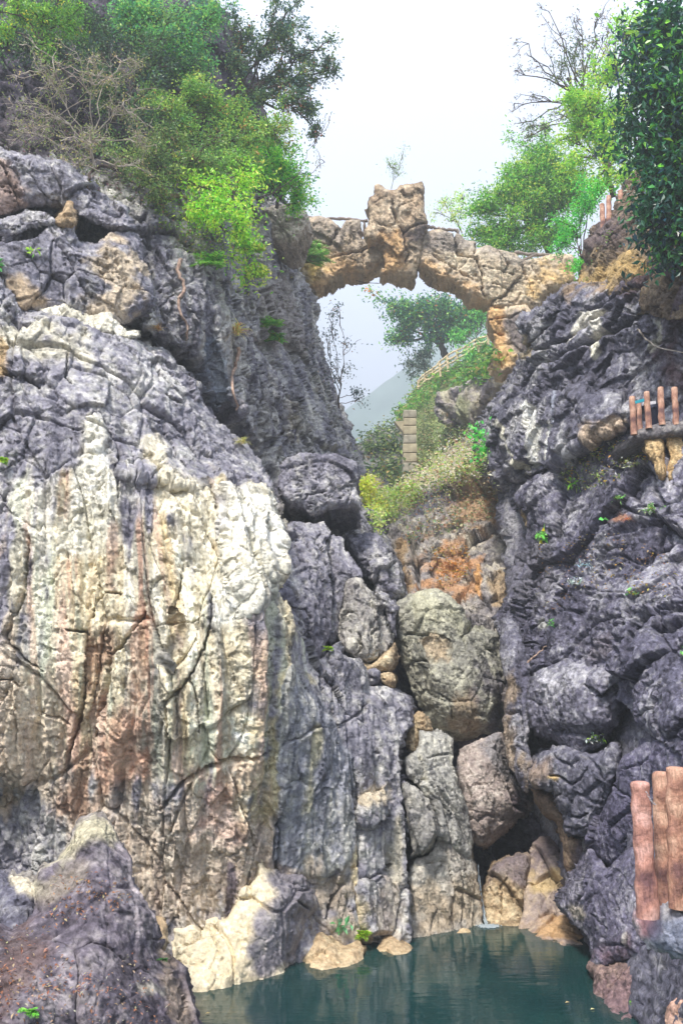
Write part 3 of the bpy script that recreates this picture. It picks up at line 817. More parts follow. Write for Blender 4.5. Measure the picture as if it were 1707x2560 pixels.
# columns and blocks between the face and the cleft
CB = [
 (X('M', 300,-160, 700,-150, 765,60, 795,185, 735,172, 600,200, 470,238, 430,190, 340,150, 250,60), [(740,1180,19.6), (880,1180,20.5), (800,1290,19.2)], PAL_GREY, 1, .5, 3.0),
 (X('M', 290,335, 330,272, 420,275, 500,268, 550,255, 592,330, 600,372, 560,400, 600,560, 605,800, 582,1000, 562,1130, 500,1195, 452,1150, 442,1060, 350,1000, 300,860, 180,780, 190,600, 250,560, 262,380), [(690,1480,16.6), (730,1330,18.6), (810,1330,18.8), (810,1560,17.3), (780,1640,16.8)], PAL_GREY, 2, .7, 3),
 (X('M', 540,378, 680,365, 705,450, 760,520, 790,640, 770,655, 690,665, 650,900, 640,1020, 600,1080, 575,1000, 590,800, 590,560), [(830,1360,19.2), (890,1440,18.8), (830,1600,17.6)], PAL_GREY, 3, .5, 3),
 (X('M', 690,665, 760,645, 800,680, 900,780, 960,900, 1000,1000, 1000,1060, 900,1170, 830,1210, 760,1175, 700,1140, 660,1080, 645,980, 660,820), [(880,1470,18.2), (960,1560,18.0), (900,1640,17.0)], ((96,90,98),(168,164,160),(226,222,206)), 4, .8, 3),
 (X('M', 700,400, 800,360, 900,370, 950,440, 965,500, 1040,570, 1072,680, 1070,740, 960,772, 900,720, 830,650, 790,640, 750,520), [(900,1370,20.5), (980,1420,20.6), (980,1480,19.6)], PAL_GREY, 5, .8, 3),
 (X('M', 880,700, 980,765, 1020,830, 1010,980, 1000,1080, 960,900, 920,800), [(950,1500,19.2), (990,1560,19), (980,1600,18.6)], PAL_GREY, 6, .5, 3),
 (X('M', 760,1175, 860,1200, 1000,1080, 1005,1200, 960,1260, 900,1240, 830,1262), [(910,1660,17.3), (970,1640,17.6), (940,1680,17.2)], PAL_BUFF, 7, .5, 2.5),
 (X('M', 820,1260, 880,1240, 912,1280, 900,1340, 850,1340), [(930,1690,16.9), (940,1710,16.8), (915,1700,16.8)], PAL_GREY, 8, .35, 2),
 (X('M', 905,1270, 960,1255, 1005,1270, 1010,1360, 940,1345), [(970,1690,17.1), (980,1710,17), (960,1700,17)], PAL_BUFF, 9, .35, 2),
 (X('O', 1050,180, 1110,195, 1150,310, 1090,330, 1060,430, 1000,420, 1010,340), [(1040,1790,17.0), (1060,1820,16.9), (1030,1860,16.6)], PAL_BUFF, 10, .35, 2),
 (X('O', 1075,325, 1130,308, 1230,340, 1272,400, 1272,445, 1300,560, 1362,760, 1412,1100, 1360,1085, 1250,990, 1190,940, 1180,860, 1060,630, 1010,600, 1000,480, 1065,430), [(1060,1850,16.6), (1120,1850,16.8), (1150,2000,16.4), (1170,2130,16.2), (1090,2050,16.0), (1020,1920,16.0)], ((112,110,114),(174,172,166),(230,226,208)), 11, .6, 3),
 (X('O', 980,620, 1050,650, 1130,760, 1182,850, 1192,920, 1130,1020, 1040,1062, 1018,1050, 1000,850), [(1015,1965,15.6), (1060,2050,15.7), (1040,2120,15.6)], ((104,102,108),(164,161,156),(226,220,202)), 12, .6, 3),
 (X('O', 1022,1170, 1080,1060, 1130,1040, 1195,950, 1300,1010, 1412,1112, 1424,1160, 1452,1340, 1458,1480, 1440,1620, 1400,1700, 1030,1720), [(1030,2180,15.5), (1100,2120,15.9), (1180,2170,16.0), (1027,2349,15.05), (1203,2320,15.75), (1110,2335,15.35), (1110,2420,14.6)], ((120,114,112),(184,178,168),(234,230,218)), 13, .8, 3),
]
for pl, ct, pa, k, R0, th0 in CB:
    smooth = k in (11, 12, 13)
    rock('rock_block', pl, ct, (lambda f1, f2: (lambda P, U, W: .9 * f1(P, U, W) + .28 * f2(P, U, W)))(worn(.8, 1.1, 200 + k, .5), karst(1, .3, .7, .15, .10, .03, seed=210 + k)) if smooth else
         karst(1.0, .3, .85, .17, .11, .03, (1, 1, .6) if k in (2, 3, 4) else (1, 1, 1.3), seed=220 + k),
         palette(*pa, seed=230 + k, streak=.35, sc=.8), back=(0, 1, 0) if k == 1 else None, R=R0 * (.4 if smooth else .65), th=th0, parent=CL, seed=30 + k, edge=6, shrink=.95,
         cracks={2: [(X('M', 440,1060, 460,900, 430,840), 4, .3), (X('M', 300,560, 330,700, 380,780), 4, .25), (X('M', 310,840, 420,840), 3, .2)], 4: [(X('M', 670,890, 740,860), 5, .4), (X('M', 860,1000, 920,970), 5, .3), (X('M', 760,1140, 800,1100, 780,1000), 4, .25)],
                 13: [(X('O', 1340,1150, 1350,1300, 1345,1520), 3, .12), (X('O', 1190,1180, 1230,1120), 5, .2)], 11: [(X('O', 1060,630, 1130,600, 1200,720, 1280,820), 4, .2), (X('O', 1130,470, 1260,440), 3, .2)], 1: [(X('M', 440,100, 560,70), 4, .3)]}.get(k, ()),
         patches=[(X('O', 1030,1300, 1200,1250, 1460,1300, 1460,1568, 1030,1568), (192, 172, 144), .6, 50, .9)] if k == 13 else ())

# light buff rock standing in the pool's edge, with its low neighbour
pr = rock('boulder', cat(X('E', 1025,1080, 1060,1040, 1120,960, 1150,900, 1160,830, 1200,818, 1240,850, 1270,868, 1390,880, 1430,950, 1455,1020, 1410,1080, 1440,1110, 1430,1200, 1380,1290),
      X('E', 1400,1500, 900,1600, 780,1500, 760,1330, 800,1300, 770,1130, 830,1115, 870,1110, 930,1140, 940,1100, 970,1075)),
    [(640,2160,13.2), (760,2200,13.7), (560,2300,12.9), (640,2300,12.9), (700,2300,13.2), (430,2320,12.9), (480,2487,wd(2487)), (600,2462,wd(2462)), (790,2405,wd(2405)), (600,2560,12.2), (780,2500,13.2)],
    worn(.8, 1.0, 301), palette((176,160,132), (220,206,176), (240,232,212), seed=302, speck=.16), R=.75, th=2.0, mat=MRS, edge=6, seed=50,
    cracks=[(X('E', 940,1130, 1000,1230, 960,1320), 3, .08), (X('E', 1340,1000, 1400,1040), 4, .2)],
    patches=[(X('E', 1250,860, 1400,870, 1460,1000, 1430,1200, 1360,1290, 1180,1340, 1150,1200, 1230,1000), palette((84,80,98), (140,136,146), (196,188,180), seed=303), .95, 22, .5)])
tag(pr, 'big buff and grey boulder with a pale upright tip at the pool edge', 'boulder')

LOWR = [(X('E', 1380,1290, 1440,1110, 1480,1130, 1568,1210, 1640,1190, 1650,1320, 1500,1420, 1380,1440), [(770,2380,wd(2408)), (850,2360,wd(2398)), (800,2340,13.9), (860,2440,13.2)], 'low buff shore rock with green plants, between the big buff boulder and the cliff'),
        (X('F', 170,1250, 200,1190, 240,1160, 300,1190, 345,1225, 330,1290, 200,1310), [(945,2380,14.15), (1030,2372,14.3), (980,2345,14.5), (990,2400,13.9)], 'small pale pointed rock lying in the water below the cliff'),
        (X('F', 530,1158, 555,1132, 590,1148, 596,1170, 560,1190, 530,1175), [(1140,2335,15.3), (1170,2335,15.3), (1155,2322,15.5), (1155,2345,15.2)], 'tiny pale rock poking out of the water left of the waterfall')]
for i, (pl, ct, lb) in enumerate(LOWR):
    o = rock('shore_rock', pl, ct, worn(.5 if i else .8, .6, 310 + i), palette(*PAL_BUFF, bias=.15, seed=313 + i, sc=.6), R=[.4, .3, .12][i], th=[1.2, .7, .3][i], mat=MRS, edge=4, seed=53 + i)
    tag(o, lb, 'rock', 'rocks along the pool edge')

# the dome of rock at lower left, littered with leaves
dome = rock('boulder', cat(X('E', 330,690, 380,640, 440,628, 500,640, 530,690, 545,740, 600,820, 620,930, 660,1010, 700,1090, 720,1180, 740,1240, 830,1300, 860,1400, 880,1470, 920,1568, 960,1750),
      X('E', 300,1800, -80,1750, -80,1100, 60,1150, 150,1060, 150,960, 190,870, 260,830, 320,740)),
    [(240,2060,10.2), (150,2220,9.8), (300,2250,9.5), (60,2400,8.6), (250,2500,8.6), (420,2450,9.3), (480,2560,9.0), (-30,2560,7.8), (250,2680,8.0)],
    (lambda f1, f2: (lambda P, U, W: .55 * f1(P, U, W) + .5 * f2(P, U, W)))(worn(.8, 1.0, 324), karst(.5, .4, .8, .10, .10, .05, seed=321)), palette((56,50,62), (108,101,112), (176,168,170), seed=322, speck=.42, con=1.25), R=.9, th=2.4, edge=6, seed=57,
    patches=[(X('E', 300,720, 380,620, 520,640, 545,735, 420,760, 300,830, 180,900, 200,980, 140,990, 140,880), palette((176,166,136), (216,208,178), (234,228,206), seed=323), .9, 26, .35),
             (X('E', 150,980, 330,860, 380,780, 420,900, 250,1000, 180,1040), (150, 140, 128), .7, 26, .5), (X('E', 720,1240, 800,1290, 860,1400, 880,1560, 780,1568, 740,1400), (164, 146, 128), .7, 20, .6),
             (X('E', 640,1380, 720,1370, 760,1440, 680,1430), (196, 190, 176), .7, 12, .8), (X('E', 0,1200, 150,1100, 200,1300, 100,1500, 0,1568), (104, 84, 80), .7, 40, .7)],
    cracks=[(X('E', 700,1180, 730,1180, 760,1130), 4, .15), (X('E', 540,1480, 620,1430, 640,1400), 3, .1), (X('E', 820,1540, 860,1490, 850,1440), 5, .2)])
tag(dome, 'domed violet-grey boulder with a pale cap and fallen leaves, in the lower left corner', 'boulder')

lb = rock('boulder', X('E', -80,900, 10,880, 80,895, 150,920, 165,1010, 150,1150, 70,1250, -80,1350), [(0,2200,11.2), (60,2200,11.0), (0,2400,9.9), (80,2300,10.3)],
    karst(.7, .3, .8, .13, .1, .03, seed=331), palette(*PAL_DARK, seed=332), R=.5, th=1.5, edge=6, seed=58, patches=[(X('E', 60,890, 160,910, 150,980, 80,950), (230, 220, 196), .9, 12, .4)])
tag(lb, 'dark broken boulder behind the domed one at the left picture edge', 'boulder')
sidr = rock('boulder', X('E', 690,1085, 730,1080, 760,1120, 775,1200, 740,1240, 715,1190), [(395,2310,10.6), (410,2380,10.4), (420,2330,10.7)], worn(.6, .6, 335), palette(*PAL_BUFF, bias=.2, seed=336), R=.25, th=.8, mat=MRS, edge=4, seed=59)
tag(sidr, 'small buff rock wedged between the domed boulder and the big buff boulder', 'boulder')
# ------------------------------------------------------------------ chockstones and rocks round the waterfall
CH = [
 (X('H', 75,300, 110,200, 200,150, 280,125, 370,140, 450,180, 520,250, 545,330, 620,350, 710,382, 718,500, 742,600, 762,700, 742,900, 738,985, 620,1000, 540,1045, 480,1052, 420,1030, 330,980, 270,920, 240,850, 185,700, 150,600, 100,500),
  [(1000,1560,19.6), (1120,1500,19.4), (1230,1600,19.6), (1100,1700,18.7), (1200,1800,19.0), (1100,1840,19.1)], 1.1, 2.6,
  'huge grey-green chockstone jammed high in the cleft', ((100,98,100),(158,156,144),(220,218,194)),
  [(X('H', 265,410, 340,400, 420,430, 410,550, 300,560, 270,480), (196, 172, 140), .65, 12, .8), (X('H', 200,140, 380,140, 540,300, 500,420, 300,300, 150,330), (184, 182, 156), .6, 40, .8), (X('H', 420,840, 560,800, 600,1000, 450,1040), (168, 142, 112), .6, 30, .8), (X('H', 600,600, 760,700, 740,980, 650,990), (92, 86, 104), .7, 30, .7)],  # pale upper left and dark right side: light and shade put into the colour
  [(X('H', 150,400, 260,400, 340,405, 440,440), 6, .35), (X('H', 190,560, 260,550, 330,572), 6, .4), (X('H', 490,420, 560,340), 5, .3), (X('H', 640,480, 700,520), 4, .2), (X('H', 350,760, 420,800, 430,900), 5, .25)],
  [(X('H', 270,420, 420,440, 410,550, 310,565), -.12, 10)]),
 (X('H', 460,1160, 500,1090, 560,1050, 640,1000, 742,990, 750,1100, 762,1200, 800,1260, 900,1330, 925,1400, 900,1445, 760,1570, 620,1672, 560,1640, 530,1600, 520,1480, 470,1300),
  [(1160,1900,17.6), (1260,1850,17.9), (1300,1980,17.8), (1200,2000,16.9), (1200,2100,17.0)], .85, 2.2,
  'angular tan chockstone wedged just above the waterfall', ((100,92,96),(164,150,144),(226,216,204)),
  [(X('H', 620,1010, 740,1000, 770,1280, 690,1200, 590,1130), (128, 126, 130), .8, 20, .6), (X('H', 760,1330, 920,1390, 800,1480), (62, 54, 72), .7, 20, .5)],
  [(X('H', 770,1330, 800,1430, 880,1450), 8, .4), (X('H', 590,1520, 640,1480, 700,1500), 5, .2), (X('H', 560,1300, 650,1290), 4, .15)], []),
 (X('H', 612,1900, 640,1840, 700,1780, 800,1730, 890,1725, 900,1800, 862,1930, 862,2120, 860,2230, 740,2250, 640,2200, 610,2000),
  [(1220,2200,16.6), (1300,2130,16.8), (1215,2300,wd(2301)), (1300,2306,wd(2308)), (1260,2400,14.6)], .5, 1.6,
  'buff rock with pale lumps just right of the waterfall', PAL_BUFF,
  [(X('H', 610,1920, 700,1740, 890,1680, 880,1900, 720,1880), (118, 110, 124), .75, 30, .5)], [(X('H', 725,1900, 725,2120), 3, .15), (X('H', 700,1960, 760,1860), 4, .15)], []),
 (X('H', 880,1690, 960,1620, 1070,1640, 1110,1750, 1130,1900, 1110,2000, 1150,2120, 1240,2260, 1260,2350, 1100,2380, 835,2300, 830,2160, 858,2050, 848,1930, 872,1800),
  [(1340,2080,17.2), (1320,2200,16.3), (1400,2200,16.2), (1298,2332,wd(2333)), (1380,2344,wd(2345)), (1467,2360,wd(2360)), (1360,2420,13.6)], .6, 2.0,
  'smooth banded grey and tan rock under the overhang at the pool', ((98,86,88),(148,134,130),(196,176,150)),
  [(X('H', 880,1540, 1080,1520, 1100,1740, 880,1720), (88, 76, 84), .7, 40, .5), (X('H', 900,2130, 1100,2080, 1240,2260, 860,2210), (196, 158, 112), .8, 34, .5), (X('H', 900,1850, 1060,1820, 1060,1900, 920,1930), (196, 172, 122), .7, 22, .6)],  # the dark top patch is cave shade painted on the rock
  [(X('H', 885,1560, 885,1700), 4, .2), (X('H', 960,1760, 1050,1720), 3, .08), (X('H', 860,1900, 1000,1830, 1080,1850), 3, .08)], []),
]
for i, (pl, ct, R0, th0, lbl, pa, pat, crk, blg) in enumerate(CH):
    f1, f2 = worn(1.0, 1.0, 400 + i), karst(.9, .25, .6, .15, .10, .035, seed=410 + i)
    kk = (.55, .75, .4, .12)[i]
    o = rock('boulder', pl, ct, (lambda f1, f2, kk: (lambda P, U, W: (1.1 - kk) * f1(P, U, W) + kk * f2(P, U, W)))(f1, f2, kk),
             palette(*pa, seed=420 + i, sc=.8), R=R0 * .6, th=th0, mat=MRS if i == 3 else MR, edge=6, seed=60 + i, patches=pat, cracks=crk, bulges=blg, shrink=.6)
    tag(o, lbl, 'boulder')

# ------------------------------------------------------------------ right cliff
W0 = rock('cliff_right',
    X('V', 1196,738, 1235,706, 1290,668, 1400,640, 1480,630, 1640,600, 1640,1240, 1500,1200, 1300,1180, 1210,1290, 1195,1260, 1160,1210, 1155,1150, 1110,1090, 1088,1030, 1092,985, 1115,945, 1155,890, 1190,850, 1202,790),
    [(1250,800,26), (1290,960,25), (1200,1080,26), (1290,1300,23), (1400,740,22.5), (1400,950,21), (1420,1150,20), (1550,720,19.5), (1550,900,19.5), (1600,1100,18.5), (1707,700,16.5), (1707,950,17.5), (1707,1250,17), (1560,1280,18)],
    strata(.8, 1.3, seed=501, tilt=.55), palette(*PAL_DARK, seed=502, streak=.5, bias=.0, speck=.36, con=1.25), R=1.6, th=7, shrink=1.0, edge=9, seed=70,
    cracks=[(X('D', 820,500, 900,400, 1020,360, 1200,250, 1330,200, 1450,70), 11, .9), (X('D', 920,320, 1060,260, 1170,180, 1250,130), 10, .8), (X('D', 860,300, 980,200, 1010,60), 8, .6), (X('D', 1080,150, 1200,120, 1330,40, 1450,20), 9, .7),
            (X('D', 1130,500, 1200,420, 1230,350), 7, .5), (X('D', 640,640, 680,560, 760,500), 4, .3)],
    bulges=[(X('D', 715,650, 740,560, 880,535, 1000,520, 1180,540, 1330,560, 1325,650, 1130,750, 1000,838, 900,890, 845,925, 790,880, 750,780), .9, 16),
            (X('D', 600,720, 640,620, 720,520, 760,520, 720,640, 750,760, 700,880, 640,800), .4, 20), (X('D', 770,200, 850,150, 1010,40, 1060,60, 960,200, 880,280, 800,290), .5, 20)],
    patches=[(X('D', 850,570, 895,560, 910,700, 900,820, 860,860, 850,760, 860,660), (250, 248, 238), 1.0, 6, .1), (X('D', 930,670, 965,650, 965,840, 935,860, 940,760), (250, 248, 238), 1.0, 6, .12),
             (X('D', 730,660, 750,660, 770,760, 860,880, 840,910, 780,800), (232, 228, 206), .9, 7, .4), (X('D', 970,520, 990,520, 990,660, 975,660), (190, 196, 214), .8, 7, .5), (X('D', 1140,280, 1175,260, 1175,350, 1155,360), (238, 234, 214), .9, 7, .4),
             (X('D', 1100,160, 1200,140, 1190,250, 1160,260, 1150,200, 1060,280, 1050,260), (236, 232, 220), .9, 7, .4), (X('D', 1420,190, 1450,190, 1450,300, 1430,300), (196, 196, 180), .8, 8, .6),
             (X('D', 1130,690, 1230,640, 1310,640, 1200,730, 1140,760), (206, 184, 160), .85, 14, .5), (X('D', 1330,20, 1568,-60, 1568,450, 1480,420, 1440,150), (92, 64, 62), .7, 40, .6, .5),
             (X('D', 1010,-20, 1290,-80, 1400,-40, 1100,60, 1000,40), (156, 132, 104), .8, 26, .7), (X('D', 820,260, 860,260, 880,330, 840,360), (196, 178, 140), .8, 10, .4),
             (X('D', 1030,700, 1045,700, 1045,800, 1030,800), (206, 206, 210), .8, 6, .5)])
tag(W0, kind='structure')
CRt = W0
rock('cliff_core', X('V', 1170,1000, 1640,900, 1640,2400, 1360,2330, 1330,2150, 1240,1900, 1160,1720, 1175,1400),
     [(1300,1300,23.5), (1700,1200,18), (1300,1900,19), (1700,1900,12), (1450,2400,14.5), (1300,2100,18.5)], karst(.6, seed=7), palette(*PAL_DARK, seed=8), R=.5, th=4, step=9, parent=CRt, zb=False, shrink=1)

# both walls go on beside the picture
rock('rock_wall', S([(1640,560), (1900,420), (2300,330), (2900,300), (3000,1200), (3000,2750), (1700,2750), (1690,2400), (1650,1800), (1640,1100)]),
     [(1700,700,19.0), (1700,1250,18.6), (1700,1900,14.5), (1700,2400,13.6), (2300,700,13.5), (2300,1400,11.5), (2300,2300,8.5), (2900,800,9.5), (2900,1500,8.0), (2900,2400,6.0)],
     karst(1.0, .6, 1.2, .24, .1, .04, seed=515), palette(*PAL_DARK, seed=516), R=1.5, th=4, step=9, parent=CRt, zb=False, shrink=1, reach=(1600, 3050), seed=83)
rock('rock_wall', S([(60,640), (60,1500), (40,2300), (60,2750), (-1300,2750), (-1350,1900), (-1250,1250), (-900,900), (-500,620), (-150,480)]),
     [(0,700,19.6), (0,1300,17.5), (0,2300,15.6), (-500,900,15), (-500,1500,13.2), (-500,2300,11.5), (-1200,1400,10.5), (-1200,2400,8.0)],
     karst(1.0, .6, 1.2, .22, .1, .04, seed=517), palette(*PAL_GREY, seed=518), R=1.5, th=4, step=9, parent=CL, zb=False, shrink=1, reach=(-1400, 100), seed=84)

# rough lower slope
slope = rock('rock_slope', cat(S([(1302,1216), (1395,1172), (1467,1133), (1560,1088), (1640,1080), (1790,1060), (1790,1860)]), X('N', 1300,1800, 1000,1500, 500,1480, 380,1350, 300,1180, 150,1010, 150,920, 175,800, 222,600, 250,420, 330,290, 335,200, 300,100)),
    [(1310,1240,21.0), (1310,1400,19.6), (1290,1560,18.8), (1420,1190,20.0), (1420,1400,17.8), (1420,1600,16.4), (1560,1130,17.8), (1560,1300,16.8), (1560,1500,15.2), (1560,1700,13.8), (1700,1150,16), (1700,1400,14.5), (1700,1650,12.5), (1790,1300,14.5), (1330,1660,17.5)],
    lambda P, U, W: karst(1.05, .8, 1.2, .24, .10, .04, (.8, .8, 1.2), seed=511)(P, U, W) + .04 * fbm(np.stack([P[..., 0] * 1.2 - P[..., 2] * .8, P[..., 1], P[..., 2] * 2.2 + P[..., 0]], -1), 3, 513, .5, True),
    palette((51,50,67), (107,105,124), (202,201,206), seed=512, speck=.36, con=1.2, sc=.8), R=1.0, th=4, shrink=1.0, parent=CRt, edge=9, seed=71,
    cracks=[(X('N', 1568,800, 1400,860, 1250,1000, 1200,1190), 11, .6), (X('N', 1568,900, 1450,980, 1370,1020), 14, .6), (X('N', 940,470, 1060,380, 950,400), 6, .3), (X('N', 930,740, 1050,560, 1130,450), 6, .4), (X('N', 800,1060, 940,940, 1100,900), 6, .35),
            (X('N', 390,1150, 470,1010), 4, .3), (X('N', 1120,920, 1180,1010), 7, .35), (X('N', 480,850, 640,800, 700,720, 560,640), 6, .3), (X('N', 1250,470, 1330,380, 1450,330), 7, .4)],
    patches=[(X('N', 350,940, 450,910, 500,980, 400,1010), (176, 176, 170), .8, 12, .5), (X('N', 230,420, 420,260, 500,440, 420,700, 200,800), (118, 116, 122), .5, 50, .9), (X('N', 320,100, 345,150, 340,230, 310,200), (186, 160, 110), .8, 8, .4),
             (X('N', 1080,120, 1180,120, 1180,170, 1080,170), (176, 120, 80), .7, 10, .8), (X('N', 780,1180, 1000,1040, 1060,1100, 900,1180), (134, 126, 134), .5, 20, .6)])

PBLK = [
 # slender pillar left of the round boulder, with its tan foot
 ('rock_pillar', X('N', 150,1050, 172,945, 210,925, 262,960, 330,1100, 376,1200, 388,1400, 372,1600, 378,1900, 400,2100, 372,2260, 300,2180, 200,1960, 178,1700, 190,1500, 210,1440, 152,1200),
  [(1265,1580,18.5), (1320,1650,17.8), (1290,1750,17.4), (1310,1850,17.0), (1270,1860,17.4), (1310,1960,16.8)], PAL_DARK, .45, 2.5,
  [(X('N', 190,1500, 290,1400, 290,1640, 300,1850, 360,1960, 380,2250, 280,2160, 190,1950, 175,1700), (164, 144, 118), .7, 22, 1.0), (X('N', 290,1300, 360,1250, 370,1600, 340,1880, 300,1700), (96, 94, 112), .85, 10, .4, .5)],
  [(X('N', 225,1650, 285,1640), 7, .25), (X('N', 295,1100, 300,1500, 330,1880), 4, .2)]),
 ('rock_block', X('Q', 262,60, 340,-60, 560,-120, 800,-60, 1000,-160, 1020,60, 965,230, 900,395, 805,530, 752,655, 620,645, 555,600, 530,480, 500,420, 462,330, 380,260, 290,240, 262,160),
  [(1330,1930,15.6), (1400,1900,15.0), (1500,1900,14.2), (1400,2040,14.8), (1460,2060,14.4), (1530,1950,13.8)], PAL_DARK, .6, 1.6,
  [(X('Q', 265,20, 420,0, 430,130, 300,240, 262,180), (164, 142, 122), .7, 24, .6), (X('Q', 420,140, 500,150, 500,190, 440,180), (216, 186, 130), .9, 8, .3)],
  [(X('Q', 430,130, 520,150, 590,220, 680,160, 740,60), 5, .3), (X('Q', 570,490, 660,500, 740,470), 4, .25), (X('Q', 440,180, 450,320, 530,290), 3, .15), (X('Q', 560,590, 640,620, 760,580), 4, .15)]),
 ('rock_block', X('Q', 275,215, 350,260, 462,335, 520,480, 560,610, 640,680, 780,720, 760,800, 650,920, 600,1012, 552,880, 522,690, 480,560, 492,512, 390,470, 330,410, 290,330),
  [(1350,1990,16.2), (1400,2100,15.7), (1440,2170,15.5), (1470,2120,15.2), (1340,2020,16.3)], ((100,86,80),(148,126,108),(190,166,136)), .3, 1.6,
  [(X('Q', 640,680, 780,720, 700,860, 650,900), (100, 92, 110), .8, 16, .4)], []),
 ('rock_block', X('Q', 1010,60, 1100,-60, 1300,-160, 1760,-160, 1760,760, 1300,720, 1150,740, 1050,835, 960,905, 930,912, 880,880, 830,800, 770,722, 752,655, 800,535, 900,400, 970,250),
  [(1500,2000,14.0), (1480,2100,14.2), (1530,2150,13.6), (1600,1880,12.8), (1700,1880,11.6), (1700,2100,11.8), (1600,2080,13.0)], ((58,55,78),(106,103,126),(176,175,186)), .7, 2,
  [(X('N', 1300,1500, 1568,1350, 1568,1500, 1420,1600), (84, 80, 104), .4, 20)], [(X('Q', 970,200, 1040,270, 1120,320), 4, .2), (X('Q', 1040,720, 1080,670, 1140,650), 3, .15), (X('Q', 1080,80, 1200,30, 1300,-60), 4, .15)]),
 ('rock_block', X('Q', 530,1220, 560,1110, 620,1000, 720,840, 750,770, 800,758, 830,800, 880,880, 940,925, 1000,840, 1140,742, 1300,760, 1420,1100, 1420,1640, 1150,1702, 880,1752, 800,1785, 772,1620, 742,1500, 660,1440, 600,1340, 545,1270),
  [(1420,2240,13.9), (1480,2130,13.7), (1540,2160,12.9), (1470,2340,13.2), (1540,2350,12.2), (1500,2400,12.3), (1620,2200,11.8), (1640,2380,11.2)], ((54,51,72),(106,103,124),(192,189,196)), .7, 2.2,
  [(X('Q', 600,1290, 700,1270, 760,1330, 720,1370, 640,1330), (178, 168, 152), .8, 12, .5), (X('Q', 1030,1480, 1080,1480, 1070,1600, 1040,1600), (206, 204, 196), .8, 7, .6), (X('Q', 880,1620, 1100,1500, 1140,1680, 900,1740), (122, 92, 96), .6, 30, .6)],
  [(X('Q', 640,1250, 700,1140, 740,1060), 6, .25), (X('Q', 800,1330, 850,1400, 900,1440), 3, .12), (X('Q', 940,1140, 1000,1250, 1050,1400), 3, .1)]),
 ('rock_block', X('Q', 800,1785, 880,1760, 1140,1712, 1350,1650, 1760,1600, 1760,2500, 1000,2500, 800,2300, 782,2060, 800,1900),
  [(1490,2440,12.3), (1560,2420,11.9), (1477,2500,wd(2503)), (1507,2520,wd(2521)), (1590,2530,wd(2530)), (1660,2530,wd(2534)), (1640,2420,11.4), (1550,2620,10.6)], ((84,68,78),(138,114,116),(186,160,146)), .5, 2.2,
  [(X('Q', 1250,1780, 1400,1700, 1568,1680, 1500,2000, 1300,2000, 1240,1900), (104, 84, 102), .8, 30, .4)],
  [(X('Q', 880,1756, 1130,1720, 1360,1655), 5, .25), (X('Q', 1260,1740, 1250,1900, 1200,2010), 7, .4), (X('Q', 1250,1940, 1350,2020, 1420,2120), 5, .25)]),
]
for i, (nm, pl, ct, pa, R0, th0, pat, crk) in enumerate(PBLK):
    f1, f2 = worn(.9, .9, 520 + i), karst(.8, .2, .6, .13, .10, .035, seed=530 + i)
    kk = (.6, .3, .15, .2, .6, .15)[i]
    rock(nm, pl, ct, (lambda f1, f2, kk: (lambda P, U, W: (1 - kk) * f1(P, U, W) + kk * f2(P, U, W)))(f1, f2, kk), palette(*pa, seed=540 + i, sc=.7), R=R0 * .65, th=th0, parent=CRt, edge=5, seed=72 + i, patches=pat, cracks=crk, shrink=.95)

o = rock('boulder', X('N', 400,1350, 500,1290, 640,1220, 740,1185, 860,1182, 950,1142, 1010,1130, 1100,1160, 1190,1230, 1250,1290, 1268,1332, 1185,1372, 1205,1440, 1140,1560, 1075,1680, 1062,1740, 960,1840, 860,1940, 805,2012, 720,1990, 620,1905, 520,1852, 430,1790, 392,1680, 372,1600, 386,1450),
    [(1340,1700,16.0), (1340,1800,15.8), (1450,1650,15.4), (1580,1660,14.8), (1450,1780,14.9), (1540,1780,14.4), (1450,1890,15.0)],
    (lambda f1, f2: (lambda P, U, W: .6 * f1(P, U, W) + .5 * f2(P, U, W)))(worn(1, 1.1, 551), karst(.8, .2, .5, .13, .12, .05, seed=552)), palette((62,60,78), (114,112,128), (190,189,194), seed=553, speck=.42, con=1.25, sc=.7), R=.6, th=2.4, edge=6, seed=80,
    cracks=[(X('N', 820,1430, 940,1520, 1040,1450, 1180,1360), 5, .4), (X('N', 590,1780, 640,1650), 4, .12)], bulges=[(X('N', 830,1440, 900,1300, 1100,1200, 1270,1330, 1180,1365, 1040,1445, 940,1515), .2, 10)])
tag(o, 'great rounded violet-grey boulder set in the right-hand cliff', 'boulder')
o = rock('boulder', X('N', 1265,1680, 1330,1600, 1450,1500, 1568,1420, 1750,1380, 1750,1800, 1560,1850, 1440,1800, 1300,1760), [(1620,1810,13.2), (1700,1730,12.4), (1700,1830,12.2), (1640,1760,13.0)],
    worn(.9, .9, 556), palette((62,58,80), (110,106,126), (172,170,178), seed=557), R=.5, th=2, edge=6, seed=81, cracks=[(X('N', 1420,1700, 1480,1690, 1540,1680), 6, .25)])
tag(o, 'dark smooth boulder at the right picture edge above the near log posts', 'boulder')
o = rock('boulder', X('Q', 1395,2400, 1400,2265, 1420,2125, 1500,2062, 1568,2030, 1760,2000, 1760,2500, 1400,2500), [(1660,2540,9.4), (1700,2500,9.2), (1750,2600,8.8), (1670,2620,9.0)],
    worn(.6, .8, 558), palette((150,112,104), (204,164,146), (232,206,188), seed=559), R=.35, th=1.6, mat=MRS, edge=5, seed=82)
tag(o, 'pinkish worn boulder in the lower right corner', 'boulder')

